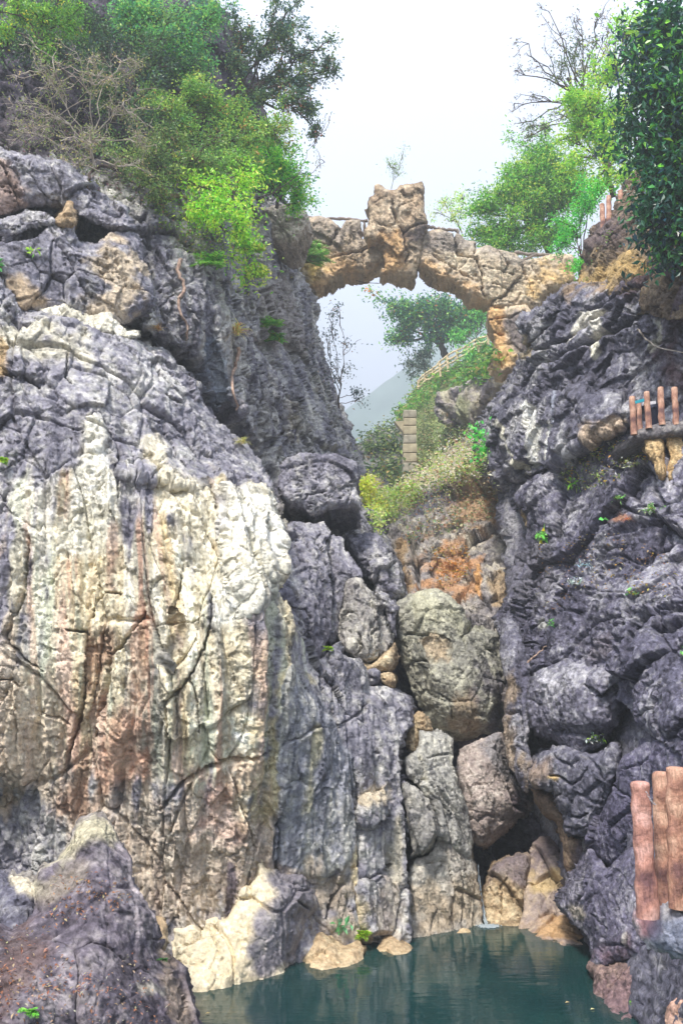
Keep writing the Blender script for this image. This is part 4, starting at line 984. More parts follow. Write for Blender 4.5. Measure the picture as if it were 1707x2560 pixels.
# ------------------------------------------------------------------ the gully behind the chockstones
gul = rock('gully_bank', cat(X('D', 150,1190, 210,1090, 260,1040, 350,960, 470,900, 600,880, 690,860, 760,960, 830,960, 850,1180, 830,1420, 790,1700, 560,1760, 200,1640)),
    [(970,1330,30), (1060,1230,32), (1200,1200,31), (1290,1230,29), (1000,1500,25.5), (1130,1400,27), (1260,1450,25), (1150,1600,23.5), (1290,1600,23)],
    karst(1.35, .5, 1.5, .24, .10, .03, (1.3, 1.3, .5), seed=601), palette((92,88,98), (164,158,158), (220,212,194), seed=602, streak=.6, bias=.12), R=1.0, th=5, step=3, mat=MR, edge=9, seed=90, shrink=1,
    cracks=[(X('D', 320,1180, 350,1280, 360,1400), 9, .9), (X('D', 760,1130, 800,1220, 770,1300), 9, .8), (X('D', 640,1430, 690,1480), 6, .5), (X('D', 560,1400, 640,1290), 5, .4)],
    bulges=[(X('D', 360,1220, 440,1170, 470,1250, 420,1340), .5, 14), (X('D', 730,1060, 790,1020, 830,1080, 820,1160, 750,1150), .9, 12)],
    patches=[(X('D', 440,1220, 530,1190, 600,1250, 590,1330, 560,1450, 480,1440, 410,1380), (204, 152, 104), .75, 34, 1.0), (X('D', 610,1320, 650,1290, 650,1420, 630,1430), (226, 172, 112), .95, 9, .3), (X('D', 250,1230, 310,1210, 310,1380, 260,1400), (168, 136, 92), .8, 14, .6),
             (X('D', 500,920, 700,900, 740,1060, 620,1120, 520,1060), (186, 150, 112), .8, 40, .8), (X('D', 700,1350, 770,1340, 760,1480, 700,1460), (176, 150, 112), .7, 14, .7), (X('D', 350,960, 560,920, 500,1000, 380,1060), (112, 112, 134), .8, 26, .5)])
tag(gul, kind='structure')
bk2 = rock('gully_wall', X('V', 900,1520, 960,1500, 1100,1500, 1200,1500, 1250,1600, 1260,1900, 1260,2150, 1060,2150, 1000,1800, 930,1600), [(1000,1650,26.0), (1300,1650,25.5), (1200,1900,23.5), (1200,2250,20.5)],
     karst(.6, seed=611), palette((40,36,44), (74,66,74), (104,94,94), seed=612), R=.4, th=3, step=6, seed=91, shrink=1, zb=False)  # dark backing sheet; the darkness of the cave is put into its colour
tag(bk2, kind='structure')
weed = rock('gully_slope', X('D', 40,960, 100,880, 170,930, 240,975, 300,925, 380,865, 480,790, 560,735, 640,695, 700,780, 730,900, 690,1000, 560,1000, 400,1060, 260,1180, 150,1220, 60,1100),
    [(900,1200,33), (960,1230,33), (1060,1170,35), (1160,1110,36), (1230,1200,32), (1000,1320,30.5), (1150,1250,31.5)],
    karst(.8, .5, 1.5, .15, .1, .03, seed=621), palette((120,112,100), (186,174,148), (222,212,184), seed=622), R=1.0, th=5, step=3, edge=8, seed=92, mat=MRF, shrink=1)
tag(weed, kind='structure')
ovh = rock('gully_overhang', X('D', 428,545, 480,500, 600,460, 690,425, 730,395, 840,470, 760,520, 700,560, 660,640, 620,720, 560,700, 500,680, 455,640), [(1090,1000,44), (1240,930,41), (1200,1060,42), (1130,1060,43.5), (1300,970,39)],
    karst(1.0, .5, 2.2, .15, .08, .03, (1.2, 1.2, .6), seed=631), palette((86,80,92), (142,134,136), (192,186,160), seed=632, streak=.8), R=1.4, th=5, step=3, edge=8, seed=93, mat=MRF, shrink=.9,
    cracks=[(X('D', 440,570, 500,650, 560,690), 8, .6)], patches=[(X('D', 520,560, 560,560, 600,680, 530,680), (150, 156, 118), .7, 16, .7, .6)])
tag(ovh, kind='structure')
hil = rock('hillside', X('D', 60,800, 100,760, 150,720, 250,650, 262,615, 330,545, 350,470, 440,425, 560,372, 690,300, 780,260, 900,300, 860,480, 760,560, 600,760, 470,820, 300,960, 180,960),
    [(900,1130,50), (960,1050,56), (1030,1000,60), (1050,930,62), (1100,930,62), (1200,860,60), (1290,870,55), (1240,960,52), (1000,1200,44), (1100,1110,48)],
    karst(.8, .6, 2.5, .1, .06, .02, seed=641), palette((70,82,50), (112,128,72), (168,160,110), seed=642), R=1.2, th=12, step=3.5, edge=7, seed=94, mat=MRF, shrink=1)
tag(hil, kind='structure')
bnk = rock('far_bank', X('D', 40,900, 80,780, 140,720, 210,670, 290,650, 310,760, 300,940, 240,1000, 150,960, 60,1000), [(880,1150,46), (960,1070,48), (1000,1170,45), (930,1210,43)],
    karst(1.0, .5, 2.0, .2, .12, .03, seed=651), palette((62,62,72), (112,112,112), (168,166,144), seed=652), R=1.2, th=6, step=3.5, edge=9, seed=95, mat=MRF, shrink=1)
tag(bnk, kind='structure')

# tops of the two cliffs, which carry the trees
tl = rock('cliff_top_left', X('V', -80,-90, 300,-90, 480,-20, 560,120, 620,260, 660,400, 640,500, 480,520, 300,480, -80,520), [(0,0,24), (400,0,26), (0,400,21), (500,300,26), (650,450,27.5), (300,500,22)],
    karst(1.1, .6, 1.5, .2, .12, .03, seed=661), palette((34,32,44), (66,60,76), (112,106,112), seed=662), R=2.0, th=8, step=4, edge=10, seed=96, shrink=1)  # palette darkened to stand for the shade under the trees
tag(tl, kind='structure')
tr = rock('cliff_top_right', X('V', 1215,725, 1270,692, 1318,650, 1342,590, 1366,528, 1440,430, 1500,300, 1640,200, 1640,700, 1480,720, 1300,740), [(1350,720,26.5), (1450,600,25), (1480,520,25), (1600,500,22.5), (1700,400,22), (1700,700,17.5), (1550,720,20)],
    karst(1.0, .5, 1.3, .2, .12, .03, seed=671), palette((70,58,54), (120,104,88), (176,156,120), seed=672), R=1.2, th=6, step=3, edge=9, seed=97, shrink=1,
    patches=[(X('B', 1050,1300, 1150,1240, 1300,1180, 1420,1200, 1200,1330), (196, 166, 110), .8, 30, .6), (X('B', 1150,1010, 1300,980, 1300,1100, 1200,1140), (96, 84, 92), .8, 24, .5)])
tag(tr, kind='structure')

# ------------------------------------------------------------------ the stone bridge
DB = 34.0
bridge = empty('stone_bridge', pt(1010, 700, DB) + np.array([0, 1.2, 0]))
tag(bridge, 'lumpy tan rock arch bridge across the gorge with an upright rock at its crown', 'bridge')
BP = ((124,112,106), (204,184,158), (240,226,204))
G_L = X('G', 40,430, 110,395, 180,377, 250,387, 272,420, 290,432, 284,470, 312,412, 345,390, 385,398, 402,440, 405,485, 440,492, 500,522, 512,590, 472,618, 425,655, 380,650, 335,648, 262,682, 240,694, 205,722, 150,740, 60,700)
G_C = X('G', 458,218, 485,210, 512,232, 540,242, 570,236, 585,216, 640,216, 680,209, 704,213, 704,330, 722,382, 716,440, 694,500, 692,560, 672,620, 660,662, 640,672, 580,662, 500,656, 490,640, 510,590, 498,520, 462,492, 425,480, 432,400, 440,380, 430,300, 456,270)
G_R = X('G', 672,560, 700,470, 722,450, 780,442, 850,452, 892,462, 902,492, 950,500, 962,530, 1000,520, 1060,540, 1130,546, 1160,552, 1200,580, 1330,562, 1430,560, 1450,590, 1440,650, 1450,700, 1380,725, 1290,760, 1250,830, 1150,815, 1060,822, 1030,800, 985,772, 930,760, 880,722, 830,692, 760,655, 700,625, 668,612)
G_P = cat(X('G', 1028,832, 1062,815, 1160,805, 1225,825, 1240,880), X('D', 830,170, 850,260, 870,360, 800,395, 735,425, 710,402, 694,352, 708,312, 700,240, 686,180))
rough = lambda sd, s=1.0: (lambda P, U, W: karst(.8, .4, .8 * s, .2, .10, .05, seed=sd)(P, U, W) + .05 * fbm(P * np.array([.9, .9, 3.5], f32), 3, sd + 5, .5, True))
wash = palette((96,90,92), (140,132,128), (200,190,172), seed=700)
orange = palette((160,118,80), (220,178,126), (244,214,166), seed=701)
cream = palette((168,148,124), (214,198,170), (236,226,206), seed=702)
for nm, pl, ct, crk, pat, sd0 in (
    ('arch_rock', G_L, [(760,600,DB + .6), (900,600,DB + .2), (860,680,DB + .3)],
     [(X('G', 240,580, 300,560, 400,545, 480,500), 4, .45), (X('G', 150,490, 240,515, 270,470), 4, .35), (X('G', 400,500, 410,620), 3, .3), (X('G', 275,440, 268,480), 4, .4)],
     [(X('G', 200,520, 330,560, 420,600, 400,650, 260,690, 190,720, 210,600), orange, .7, 24, .7), (X('G', 60,540, 210,510, 200,640, 60,690), (206, 178, 90), .7, 24, .6), (X('G', 110,380, 410,380, 410,500, 250,540, 100,500), wash, .7, 34, .6)], 1),
    ('rock_pillar', G_C, [(950,480,DB - .3), (1050,480,DB - .2), (1000,680,DB - .4), (1000,600,DB - .6)],
     [(X('G', 550,300, 560,380, 580,420, 605,450, 612,520, 630,560, 610,600), 4, .45), (X('G', 605,450, 660,420, 715,405), 4, .4), (X('G', 500,520, 505,640), 3.5, .35), (X('G', 540,330, 565,385), 6, .5), (X('G', 480,410, 540,430, 570,470), 3, .2)],
     [(X('G', 430,230, 710,200, 710,480, 640,520, 610,440, 560,300, 500,330, 440,380), palette((92,80,78), (150,128,106), (196,172,142), seed=703), .8, 40, .6), (X('G', 480,470, 600,470, 620,600, 560,655, 490,640), orange, .85, 30, .5),
      (X('G', 610,450, 700,400, 715,440, 680,510, 640,500), (92, 84, 88), .8, 16, .5)], 2),  # painted shade on the right side of the upright rock
    ('arch_rock', G_R, [(1080,600,DB), (1250,680,DB - .3), (1420,650,DB + .4), (1300,740,DB - .2)],
     [(X('G', 850,455, 870,560, 960,580, 985,650, 995,770), 4, .5), (X('G', 955,505, 950,590), 3, .3), (X('G', 1190,590, 1195,650, 1150,700, 1100,760, 1040,790), 4, .5), (X('G', 740,560, 800,600, 900,660, 970,690), 3.5, .25), (X('G', 1060,540, 1120,610, 1090,650), 3, .25), (X('G', 1200,640, 1240,760), 4, .5), (X('G', 990,620, 1080,640, 1150,660), 3, .2), (X('G', 1040,700, 1140,740), 3, .25)],
     [(X('G', 690,600, 720,580, 880,650, 980,690, 1000,780, 940,770, 830,700, 700,630), orange, .7, 24, .7), (X('G', 790,480, 870,470, 960,560, 980,700, 880,640, 790,590), cream, .8, 26, .5), (X('G', 690,450, 900,450, 970,520, 1200,560, 1200,640, 1100,600, 950,550, 740,560), wash, .85, 26, .45),
      (X('G', 1000,600, 1200,640, 1230,810, 1050,815, 1000,740), cream, .6, 40, .6), (X('G', 1240,640, 1420,600, 1440,700, 1280,760, 1230,800), (216, 180, 120), .7, 30, .6)], 3),
    ('pier_rock', G_P, [(1230,770,DB - .3), (1300,780,DB - .6), (1230,900,DB - 1.0), (1290,900,DB - 1.2)],
     [(X('D', 690,180, 760,170, 850,140), 4, .4), (X('D', 700,240, 750,250), 4, .3), (X('D', 720,320, 740,400), 4, .3)],
     [(X('D', 680,130, 760,120, 750,230, 800,330, 780,400, 710,400, 690,300), orange, 1.0, 16, .3), (X('D', 750,170, 860,150, 860,360, 800,330), (104, 98, 104), .85, 14, .5)], 4)):
    rock(nm, pl, ct, rough(710 + 10 * sd0, .75 if sd0 == 2 else 1.0), palette(*BP, seed=720 + sd0, sc=1.3), R=.3, th=1.15, mat=MRB, parent=bridge, back=(.05, 1, 0), skirt=1.3, edge=4, seed=100 + sd0, cracks=crk, patches=pat, shrink=.97)
print('rock triangles', TOTAL[0])
# ------------------------------------------------------------------ plants
M_BARK = noise_mat('dark bark', (58, 48, 46), (104, 90, 82), 9, .9, .4, (1, 1, .3))
M_PALE = noise_mat('pale bark', (150, 138, 128), (206, 196, 184), 9, .85, .3, (1, 1, .3))
M_STEM = noise_mat('green stem', (86, 96, 52), (130, 132, 80), 9, .8, .2)
M_ROOT = noise_mat('dry root', (150, 122, 108), (204, 178, 160), 14, .85, .4)

def tubes(paths, radii, sides=4):
    """paths (T,n,3), radii (T,n) -> verts, quads"""
    T, n, _ = paths.shape
    tan = np.gradient(paths, axis=1)
    tan /= np.linalg.norm(tan, axis=-1, keepdims=True) + 1e-9
    ref = np.where(np.abs(tan[..., 2:3]) > .9, np.array([1.0, 0, 0]), np.array([0, 0, 1.0]))
    a = np.cross(tan, ref); a /= np.linalg.norm(a, axis=-1, keepdims=True) + 1e-9
    b = np.cross(tan, a)
    th = np.linspace(0, 2 * np.pi, sides, endpoint=False)
    V = paths[:, :, None, :] + radii[:, :, None, None] * (np.cos(th)[:, None] * a[:, :, None, :] + np.sin(th)[:, None] * b[:, :, None, :])
    i = np.arange(T * n * sides).reshape(T, n, sides)
    j = np.roll(i, -1, axis=2)
    F = np.stack([i[:, :-1], j[:, :-1], j[:, 1:], i[:, 1:]], -1).reshape(-1, 4)
    return V.reshape(-1, 3), F

def merge(parts):
    V, F, o = [], [], 0
    for v, f in parts:
        V.append(v); F.append(f + o); o += len(v)
    return np.concatenate(V), np.concatenate(F)

def bend(p0, p1, n, rng, jit=.08, sag=0.0):
    t = np.linspace(0, 1, n)[:, None]
    L_ = np.linalg.norm(p1 - p0)
    w = np.cumsum(rng.normal(0, 1, (n, 3)), 0)
    w = w - t * w[-1] - (1 - t) * w[0]
    p = p0 + (p1 - p0) * t + w * jit * L_ / math.sqrt(n)
    p[:, 2] += sag * L_ * (4 * t * (1 - t))[:, 0]
    return p

def leaf_quads(c, ax, size, width, rng, up=.5, fold=.12):
    """one folded quad for each leaf"""
    n = len(c)
    r = rng.normal(0, 1, (n, 3)); r[:, 2] += up * 2
    side = np.cross(ax, r)
    side /= np.linalg.norm(side, axis=1, keepdims=True) + 1e-9
    nor = np.cross(side, ax)
    s = size[:, None]
    V = np.empty((n, 4, 3))
    V[:, 0] = c
    V[:, 1] = c + ax * s * .48 + side * s * width * .5 + nor * s * fold
    V[:, 2] = c + ax * s - nor * s * .06
    V[:, 3] = c + ax * s * .48 - side * s * width * .5 + nor * s * fold
    return V.reshape(-1, 3), np.arange(4 * n).reshape(n, 4)

def leaf_cols(n, cols, rng, key=None, jit=.18):
    """cols: list of (rgb, weight)"""
    cs = np.array([lin(c) for c, _ in cols])
    w = np.array([x for _, x in cols], float); w /= w.sum()
    if key is None:
        k = rng.choice(len(cs), n, p=w)
    else:                                   # leaves of one spray mostly share a colour
        kk = rng.choice(len(cs), int(key.max()) + 1, p=w)
        k = np.where(rng.random(n) < .75, kk[key], rng.choice(len(cs), n, p=w))
    c = 1.45 * cs[k] * (1 + rng.normal(0, jit, (n, 1))) * (1 + rng.normal(0, .06, (n, 3)))
    return np.clip(np.repeat(c, 4, 0), .004, .8)

LEAVES = [0]

def tree(name, label, cat_, base, blobs, crop, leaf=.1, width=.5, cols=(((80, 130, 50), 1),), n=6000, per=22, trunk=.09, twig=.008, twig_mat=None,
         seed=0, group=None, mat=None, droop=.0, scatter=1.3, up=.5, twigs=None, depth=1.0, split=.35):
    """base: (x, y, depth) in crop pixels; blobs: (x, y, rx, ry, depth) sprays that make up the crown"""
    rng = np.random.default_rng(1000 + seed)
    k = CROPS[crop][2]
    bp = pt(*X(crop, base[0], base[1])[0], base[2])
    root = empty(name, bp)
    tag(root, label, cat_, group)
    cen, rad = [], []
    for x, y, rx, ry, d in blobs:
        u, v = X(crop, x, y)[0]
        cen.append(pt(u, v, d)); rad.append((rx * k * d / FPX, depth * .5 * (rx + ry) * k * d / FPX, ry * k * d / FPX))
    cen, rad = np.array(cen), np.array(rad)
    # trunk to the middle of the crown, limbs to the sprays
    mid = bp + (cen.mean(0) - bp) * .75
    tp = bend(bp, mid, 9, rng, .06)
    tr_ = trunk * np.linspace(1, .45, 9)
    parts = [tubes(tp[None], tr_[None], 7)]
    limbs = []
    for c in cen:
        t = rng.uniform(split, 1.0)
        i = int(t * 8)
        lp = bend(tp[i], c, 8, rng, .10, .05)
        limbs.append(lp)
        r0 = tr_[i] * rng.uniform(.45, .65)
        parts.append(tubes(lp[None], np.linspace(r0, max(twig * 1.6, r0 * .25), 8)[None], 5))
    V, F = merge(parts)
    mesh_np('trunk', V, F, twig_mat or M_BARK, parent=root, origin=bp)
    # boughs in each spray, then twigs along the boughs
    vol = rad[:, 0] * rad[:, 2]
    nt = np.maximum(3, (vol / vol.sum() * (twigs or n / per))).astype(int)
    tw, bo, br_ = [], [], []
    for c, r, lp, m in zip(cen, rad, limbs, nt):
        nb = max(3, int(m / 9))
        dr = rng.normal(0, 1, (nb, 3)); dr /= np.linalg.norm(dr, axis=1, keepdims=True)
        e = c + dr * r * (.25 + np.abs(rng.normal(0, .55, (nb, 1))))
        st = lp[rng.integers(4, 8, nb)]
        B_ = np.array([bend(a_, b_, 6, rng, .16, .04) for a_, b_ in zip(st, e)])
        bo.append(B_); br_.append(np.linspace(2.4, .9, 6)[None] * twig * rng.uniform(.7, 1.2, (nb, 1)))
        k_ = rng.integers(0, nb, m)
        s0 = B_[k_, rng.integers(2, 6, m)]
        di = rng.normal(0, 1, (m, 3)) + .9 * (s0 - c) / r.mean() + .5 * (B_[k_, 5] - B_[k_, 2]) / (r.mean() + 1e-6); di[:, 2] += .15
        di /= np.linalg.norm(di, axis=1, keepdims=True)
        L_ = (r.mean() * rng.uniform(.18, .5, m))[:, None, None]
        t = np.linspace(0, 1, 5)[None, :, None]
        wig = np.cumsum(rng.normal(0, 1, (m, 5, 3)), 1); wig -= wig[:, :1]
        p = s0[:, None] + di[:, None] * L_ * t + wig * .09 * L_
        p[:, :, 2] -= (droop * L_ * t * t)[:, :, 0]
        tw.append(p)
    tw = np.concatenate(tw); bo = np.concatenate(bo)
    rr = twig * np.linspace(1.0, .45, 5)[None] * rng.uniform(.6, 1.2, (len(tw), 1))
    V, F = merge([tubes(bo, np.concatenate(br_), 4), tubes(tw, rr, 3)])
    mesh_np('twigs', V, F, twig_mat or M_BARK, parent=root, origin=bp)['kind'] = 'stuff'
    if n:
        ti = rng.integers(0, len(tw), n)
        s = rng.uniform(1.6, 4.0, n)
        i0 = np.minimum(s.astype(int), 3); fr = (s - i0)[:, None]
        p = tw[ti, i0] * (1 - fr) + tw[ti, i0 + 1] * fr
        p = p + rng.normal(0, 1, (n, 3)) * leaf * scatter * rng.uniform(.3, 1.4, (n, 1))
        tdir = tw[ti, 4] - tw[ti, 2]
        tdir /= np.linalg.norm(tdir, axis=1, keepdims=True) + 1e-9
        ax = tdir * .7 + rng.normal(0, .7, (n, 3)); ax[:, 2] -= .25
        ax /= np.linalg.norm(ax, axis=1, keepdims=True)
        V, F = leaf_quads(p, ax, leaf * rng.uniform(.6, 1.25, n), width, rng, up)
        mesh_np('crown', V, F, mat or ML, leaf_cols(n, cols, rng, ti), False, root, bp)
        LEAVES[0] += n
    return root

# ---- trees and shrubs of the left-hand cliff
GL = 'trees and shrubs on the left-hand cliff'
tree('evergreen_shrub', 'dense dark shrubbery covering the shaded rock of the upper left', 'shrub', (520, 560, 23), [(450,180,220,150,23.2), (700,300,200,150,23.2), (200,190,220,120,22), (500,400,220,120,22.3), (860,300,160,120,24), (640,560,200,110,22), (60,120,120,120,21.5), (330,60,180,90,23)],
     'A', .085, .5, [((44, 72, 50), 3), ((64, 100, 56), 3), ((94, 130, 68), 1.5), ((50, 76, 76), 1.5)], 18000, 26, .10, .010, seed=1, group=GL)
tree('leafy_tree', 'blue-green leafy tree at the top of the picture, left of the sky', 'tree', (640, 520, 23.5), [(700,60,160,90,24), (860,150,140,110,24), (600,140,120,90,23.5), (960,50,120,70,24.5), (760,210,120,90,23.5), (900,270,110,80,24), (560,40,110,60,23.5)],
     'A', .095, .5, [((72, 136, 84), 3), ((106, 170, 88), 3), ((66, 116, 98), 2), ((160, 196, 96), 1.2)], 13000, 20, .11, .010, seed=2, group=GL)
tree('overhanging_tree', 'tree with open sprays leaning out over the sky from the left cliff', 'tree', (880, 560, 25), [(1290,130,110,70,25.5), (1180,225,140,50,25.3), (1345,250,70,110,25.5), (1350,370,60,90,25.5), (1460,230,70,60,25.6), (1500,320,60,80,25.8), (1270,330,80,70,25.5), (1180,440,90,45,25.2), (1330,470,90,60,25.4), (1430,500,50,80,25.6), (1450,620,40,50,25.6), (1100,130,90,70,25), (1080,280,80,60,25), (1300,70,80,50,25.5)],
     'A', .10, .5, [((56, 86, 70), 3), ((86, 116, 78), 3), ((110, 130, 70), 1.5), ((150, 96, 70), .4), ((60, 96, 100), 1)], 12000, 22, .13, .012, seed=3, group=GL, scatter=1.1)
tree('leafy_tree', 'olive-green tree with some rusty leaves in the middle of the left thicket', 'tree', (800, 790, 22), [(850,430,150,100,23), (980,470,150,100,23.4), (1110,560,140,80,23.8), (1240,610,130,80,24.2), (1000,640,160,80,23.2), (850,600,150,90,22.6), (740,480,110,100,22.5), (1130,660,120,60,23.6), (1300,560,80,60,24.4)],
     'A', .085, .5, [((120, 160, 70), 3), ((96, 146, 66), 3), ((160, 188, 84), 2.5), ((176, 140, 76), .4), ((84, 126, 74), 2)], 15000, 20, .10, .009, seed=4, group=GL)
tree('light_green_shrub', 'brilliant yellow-green shrub hanging over the left cliff edge', 'shrub', (1080, 850, 21), [(1000,830,150,45,20.8), (880,840,120,40,20.5), (1040,950,110,70,20.6), (1080,1040,80,60,20.5), (960,910,80,50,20.5), (820,825,70,30,20.4), (1120,1140,60,70,20.8), (1100,820,90,50,21.2), (1170,1240,50,60,21.4), (900,960,70,60,20.2)],
     'A', .115, .42, [((150, 210, 56), 4), ((182, 226, 84), 2), ((112, 180, 52), 2.5), ((90, 150, 50), 1)], 3200, 14, .04, .007, seed=5, group=GL, droop=.35, scatter=1.7)
tree('light_green_shrub', 'fresh green shrub on the cliff edge above the bridge end', 'shrub', (1260, 950, 25.5), [(1200,740,120,70,25), (1260,690,80,40,25.2), (1280,820,110,80,25.2), (1360,900,60,60,25.4), (1170,800,100,70,24.8), (1300,760,80,60,25), (1340,960,50,50,25.5)],
     'A', .10, .5, [((96, 176, 54), 3), ((130, 210, 60), 3), ((70, 146, 70), 2), ((176, 220, 80), 1)], 6500, 18, .06, .009, seed=6, group=GL)
tree('leafy_shrub', 'yellow-green bush in the top left picture corner', 'shrub', (200, 290, 20), [(200,60,160,70,20), (80,40,130,60,20), (340,90,90,60,20.2), (200,170,70,60,19.8), (20,130,60,60,19.8)],
     'A', .08, .5, [((92, 146, 54), 3), ((126, 168, 56), 2), ((70, 118, 52), 2), ((196, 190, 60), .4)], 4600, 18, .06, .008, seed=7, group=GL)
tree('bare_twig_shrub', 'tangle of pale bare twigs with few leaves in front of dark rock', 'shrub', (430, 800, 19), [(190,330,190,130,18.6), (400,300,190,130,18.6), (560,480,150,160,19), (420,620,170,120,18.6), (230,520,200,110,18.7), (650,620,130,120,19), (110,600,160,100,18.6), (580,270,140,110,19.4), (330,760,180,80,18.4), (560,760,120,90,18.6)],
     'A', .06, .5, [((124, 136, 74), 3), ((90, 110, 60), 3), ((170, 160, 100), 1)], 2600, 3, .045, .006, M_PALE, seed=8, group=GL, twigs=1000, scatter=1.2)
tree('leafy_shrub', 'low grey-green undergrowth along the ledge under the pale twigs', 'shrub', (700, 860, 20.5), [(700,700,150,80,20.6), (560,690,120,70,20.4), (900,720,130,70,21), (780,640,120,70,21), (640,800,110,50,20), (820,790,120,50,20.4), (740,900,90,60,20)],
     'A', .075, .5, [((96, 126, 66), 3), ((76, 108, 62), 3), ((134, 156, 80), 2), ((140, 120, 90), .4)], 7000, 16, .05, .008, seed=9, group=GL)
tree('bare_sapling', 'thin bare branch arching over the sky above the left bridge end', 'sapling', (1180, 900, 24), [(1480,740,60,40,25), (1420,800,60,30,25), (1350,860,50,30,24.6), (1500,560,20,60,25)],
     'A', .06, .5, [((120, 110, 70), 1), ((90, 110, 60), 1)], 90, 6, .02, .005, seed=10, group=GL, twigs=26)

tree('light_green_shrub', 'small yellow-green sprays hanging on the rock below the brilliant shrub', 'shrub', (1020, 1060, 20.6), [(980,1010,60,50,20.4), (1080,1080,60,40,20.6), (1130,1140,40,50,21), (920,1000,50,40,20.2), (1100,1010,50,40,20.8), (870,960,60,40,20.2)],
     'A', .085, .42, [((160, 222, 60), 3), ((120, 190, 56), 2), ((190, 236, 90), 1)], 1500, 16, .02, .006, seed=11, group=GL, droop=.3)
tree('leafy_shrub', 'dull green trailing shrub at the lip above the hanging yellow-green sprays', 'shrub', (1000, 800, 22), [(900,760,120,60,21.8), (1060,720,110,60,22.5), (980,780,120,40,21.8), (1120,790,90,60,22.6), (820,740,100,60,21.5)],
     'A', .08, .5, [((100, 146, 64), 3), ((134, 176, 74), 2), ((76, 118, 60), 2), ((160, 150, 80), .6)], 5000, 18, .04, .008, seed=12, group=GL)

# ---- right-hand side
GR_ = 'trees and shrubs on the right-hand cliff'
tree('leafy_tree', 'round bushy tree standing behind the right end of the bridge', 'tree', (960, 1150, 39), [(950,680,130,60,38.5), (840,790,140,80,38), (1000,790,140,90,38), (720,890,110,70,38), (860,920,150,80,37.5), (1000,930,120,90,38), (640,970,80,70,38), (760,1040,130,70,37.5), (900,1040,90,50,38.2), (680,1090,90,40,37.6), (1060,860,80,90,38.3), (780,830,90,50,37.6), (760,1110,110,40,37.4), (880,1110,110,40,37.6), (1000,1070,90,60,37.8), (640,1060,70,60,37.8), (900,740,110,60,38), (930,860,120,80,37.4)],
     'B', .17, .36, [((86, 150, 52), 3), ((124, 178, 62), 3), ((60, 116, 62), 2.5), ((168, 196, 80), 1.5)], 27000, 24, .2, .014, seed=21, group=GR_)
tree('glossy_leaf_tree', 'dark glossy broad-leaved tree filling the right picture edge', 'tree', (1600, 1280, 17.5), [(1480,90,100,100,17), (1400,240,110,100,17), (1520,290,110,150,16.8), (1370,410,100,90,17), (1480,510,120,120,16.6), (1330,590,70,80,17), (1440,690,130,110,16.6), (1540,750,100,130,16.4), (1390,830,80,90,16.8), (1500,940,110,110,16.4), (1420,1010,80,80,16.6), (1550,1120,80,110,16.4), (1490,1180,60,70,16.5), (1540,30,80,60,17), (1330,110,60,50,17.4), (1660,200,110,160,16.6), (1670,520,110,160,16.4), (1670,850,110,160,16.2), (1660,1120,90,110,16.2)],
     'B', .165, .44, [((28, 72, 60), 4), ((40, 92, 62), 4), ((64, 128, 62), 2), ((120, 190, 60), .7), ((24, 58, 70), 2)], 14500, 22, .12, .010, mat=MLG, seed=22, group=GR_, droop=.1)
tree('light_green_tree', 'yellow-green tree behind the dark glossy one at upper right', 'tree', (1250, 900, 33), [(1150,470,120,100,33), (1080,450,80,70,33), (1190,620,100,90,33), (1150,720,100,80,33), (1400,140,100,70,32), (1310,110,70,60,32), (1240,330,80,100,33), (1290,480,70,100,33), (1230,540,90,90,33), (1260,700,80,80,32), (1100,560,90,60,33.5), (1040,620,60,50,33.6), (1030,530,50,50,33.6), (1230,230,60,60,33.4), (1280,830,80,60,31), (1200,790,80,60,32)],
     'B', .14, .45, [((140, 192, 56), 3), ((172, 216, 70), 2), ((96, 156, 54), 2)], 14000, 22, .12, .012, seed=23, group=GR_)
tree('bare_tree', 'nearly leafless grey tree reaching out against the sky at upper right', 'tree', (1260, 680, 35), [(830,190,60,60,35), (960,60,70,70,35), (1070,80,60,80,35), (1190,60,60,70,35), (880,430,80,50,35), (1090,180,80,70,35), (800,320,50,50,35), (900,280,80,60,35), (1010,160,60,60,35), (800,470,70,40,35), (830,560,60,40,35), (1240,160,60,60,35)],
     'B', .10, .5, [((96, 100, 70), 2), ((120, 96, 76), 1)], 500, 8, .12, .009, M_BARK, seed=24, group=GR_, twigs=340, split=.5)
tree('sparse_tree', 'thin-leaved brownish branches in front of the yellow-green tree', 'tree', (1240, 690, 34.5), [(1010,340,60,60,34.5), (1180,200,90,50,34.5), (890,570,80,40,34.5), (1050,240,60,50,34.5), (1000,500,70,50,34.5), (850,630,50,40,34.5), (1130,300,60,50,34.5)],
     'B', .11, .5, [((92, 110, 66), 3), ((120, 116, 70), 2), ((70, 92, 76), 2)], 1700, 14, .08, .009, seed=25, group=GR_)
tree('pale_shrub', 'small pale green shrub just right of the upright bridge rock', 'shrub', (560, 1060, 42), [(470,910,60,40,42), (540,960,60,50,42), (450,970,30,40,42), (570,890,50,40,42), (500,1010,50,30,42)],
     'B', .13, .5, [((172, 208, 120), 3), ((140, 190, 90), 2), ((196, 200, 130), 1)], 800, 16, .04, .010, seed=26, group=GR_)
tree('light_green_shrub', 'bright green shrub below the three log posts at upper right', 'shrub', (1100, 1280, 30), [(1130,930,90,70,30), (1080,1020,80,60,30), (1030,1100,60,40,30), (1190,860,80,60,30), (1130,1180,70,40,28), (1110,1240,70,40,27.5), (1000,1130,50,30,31)],
     'B', .11, .45, [((74, 180, 64), 3), ((112, 206, 74), 2), ((56, 138, 70), 2)], 3800, 20, .05, .009, seed=27, group=GR_)
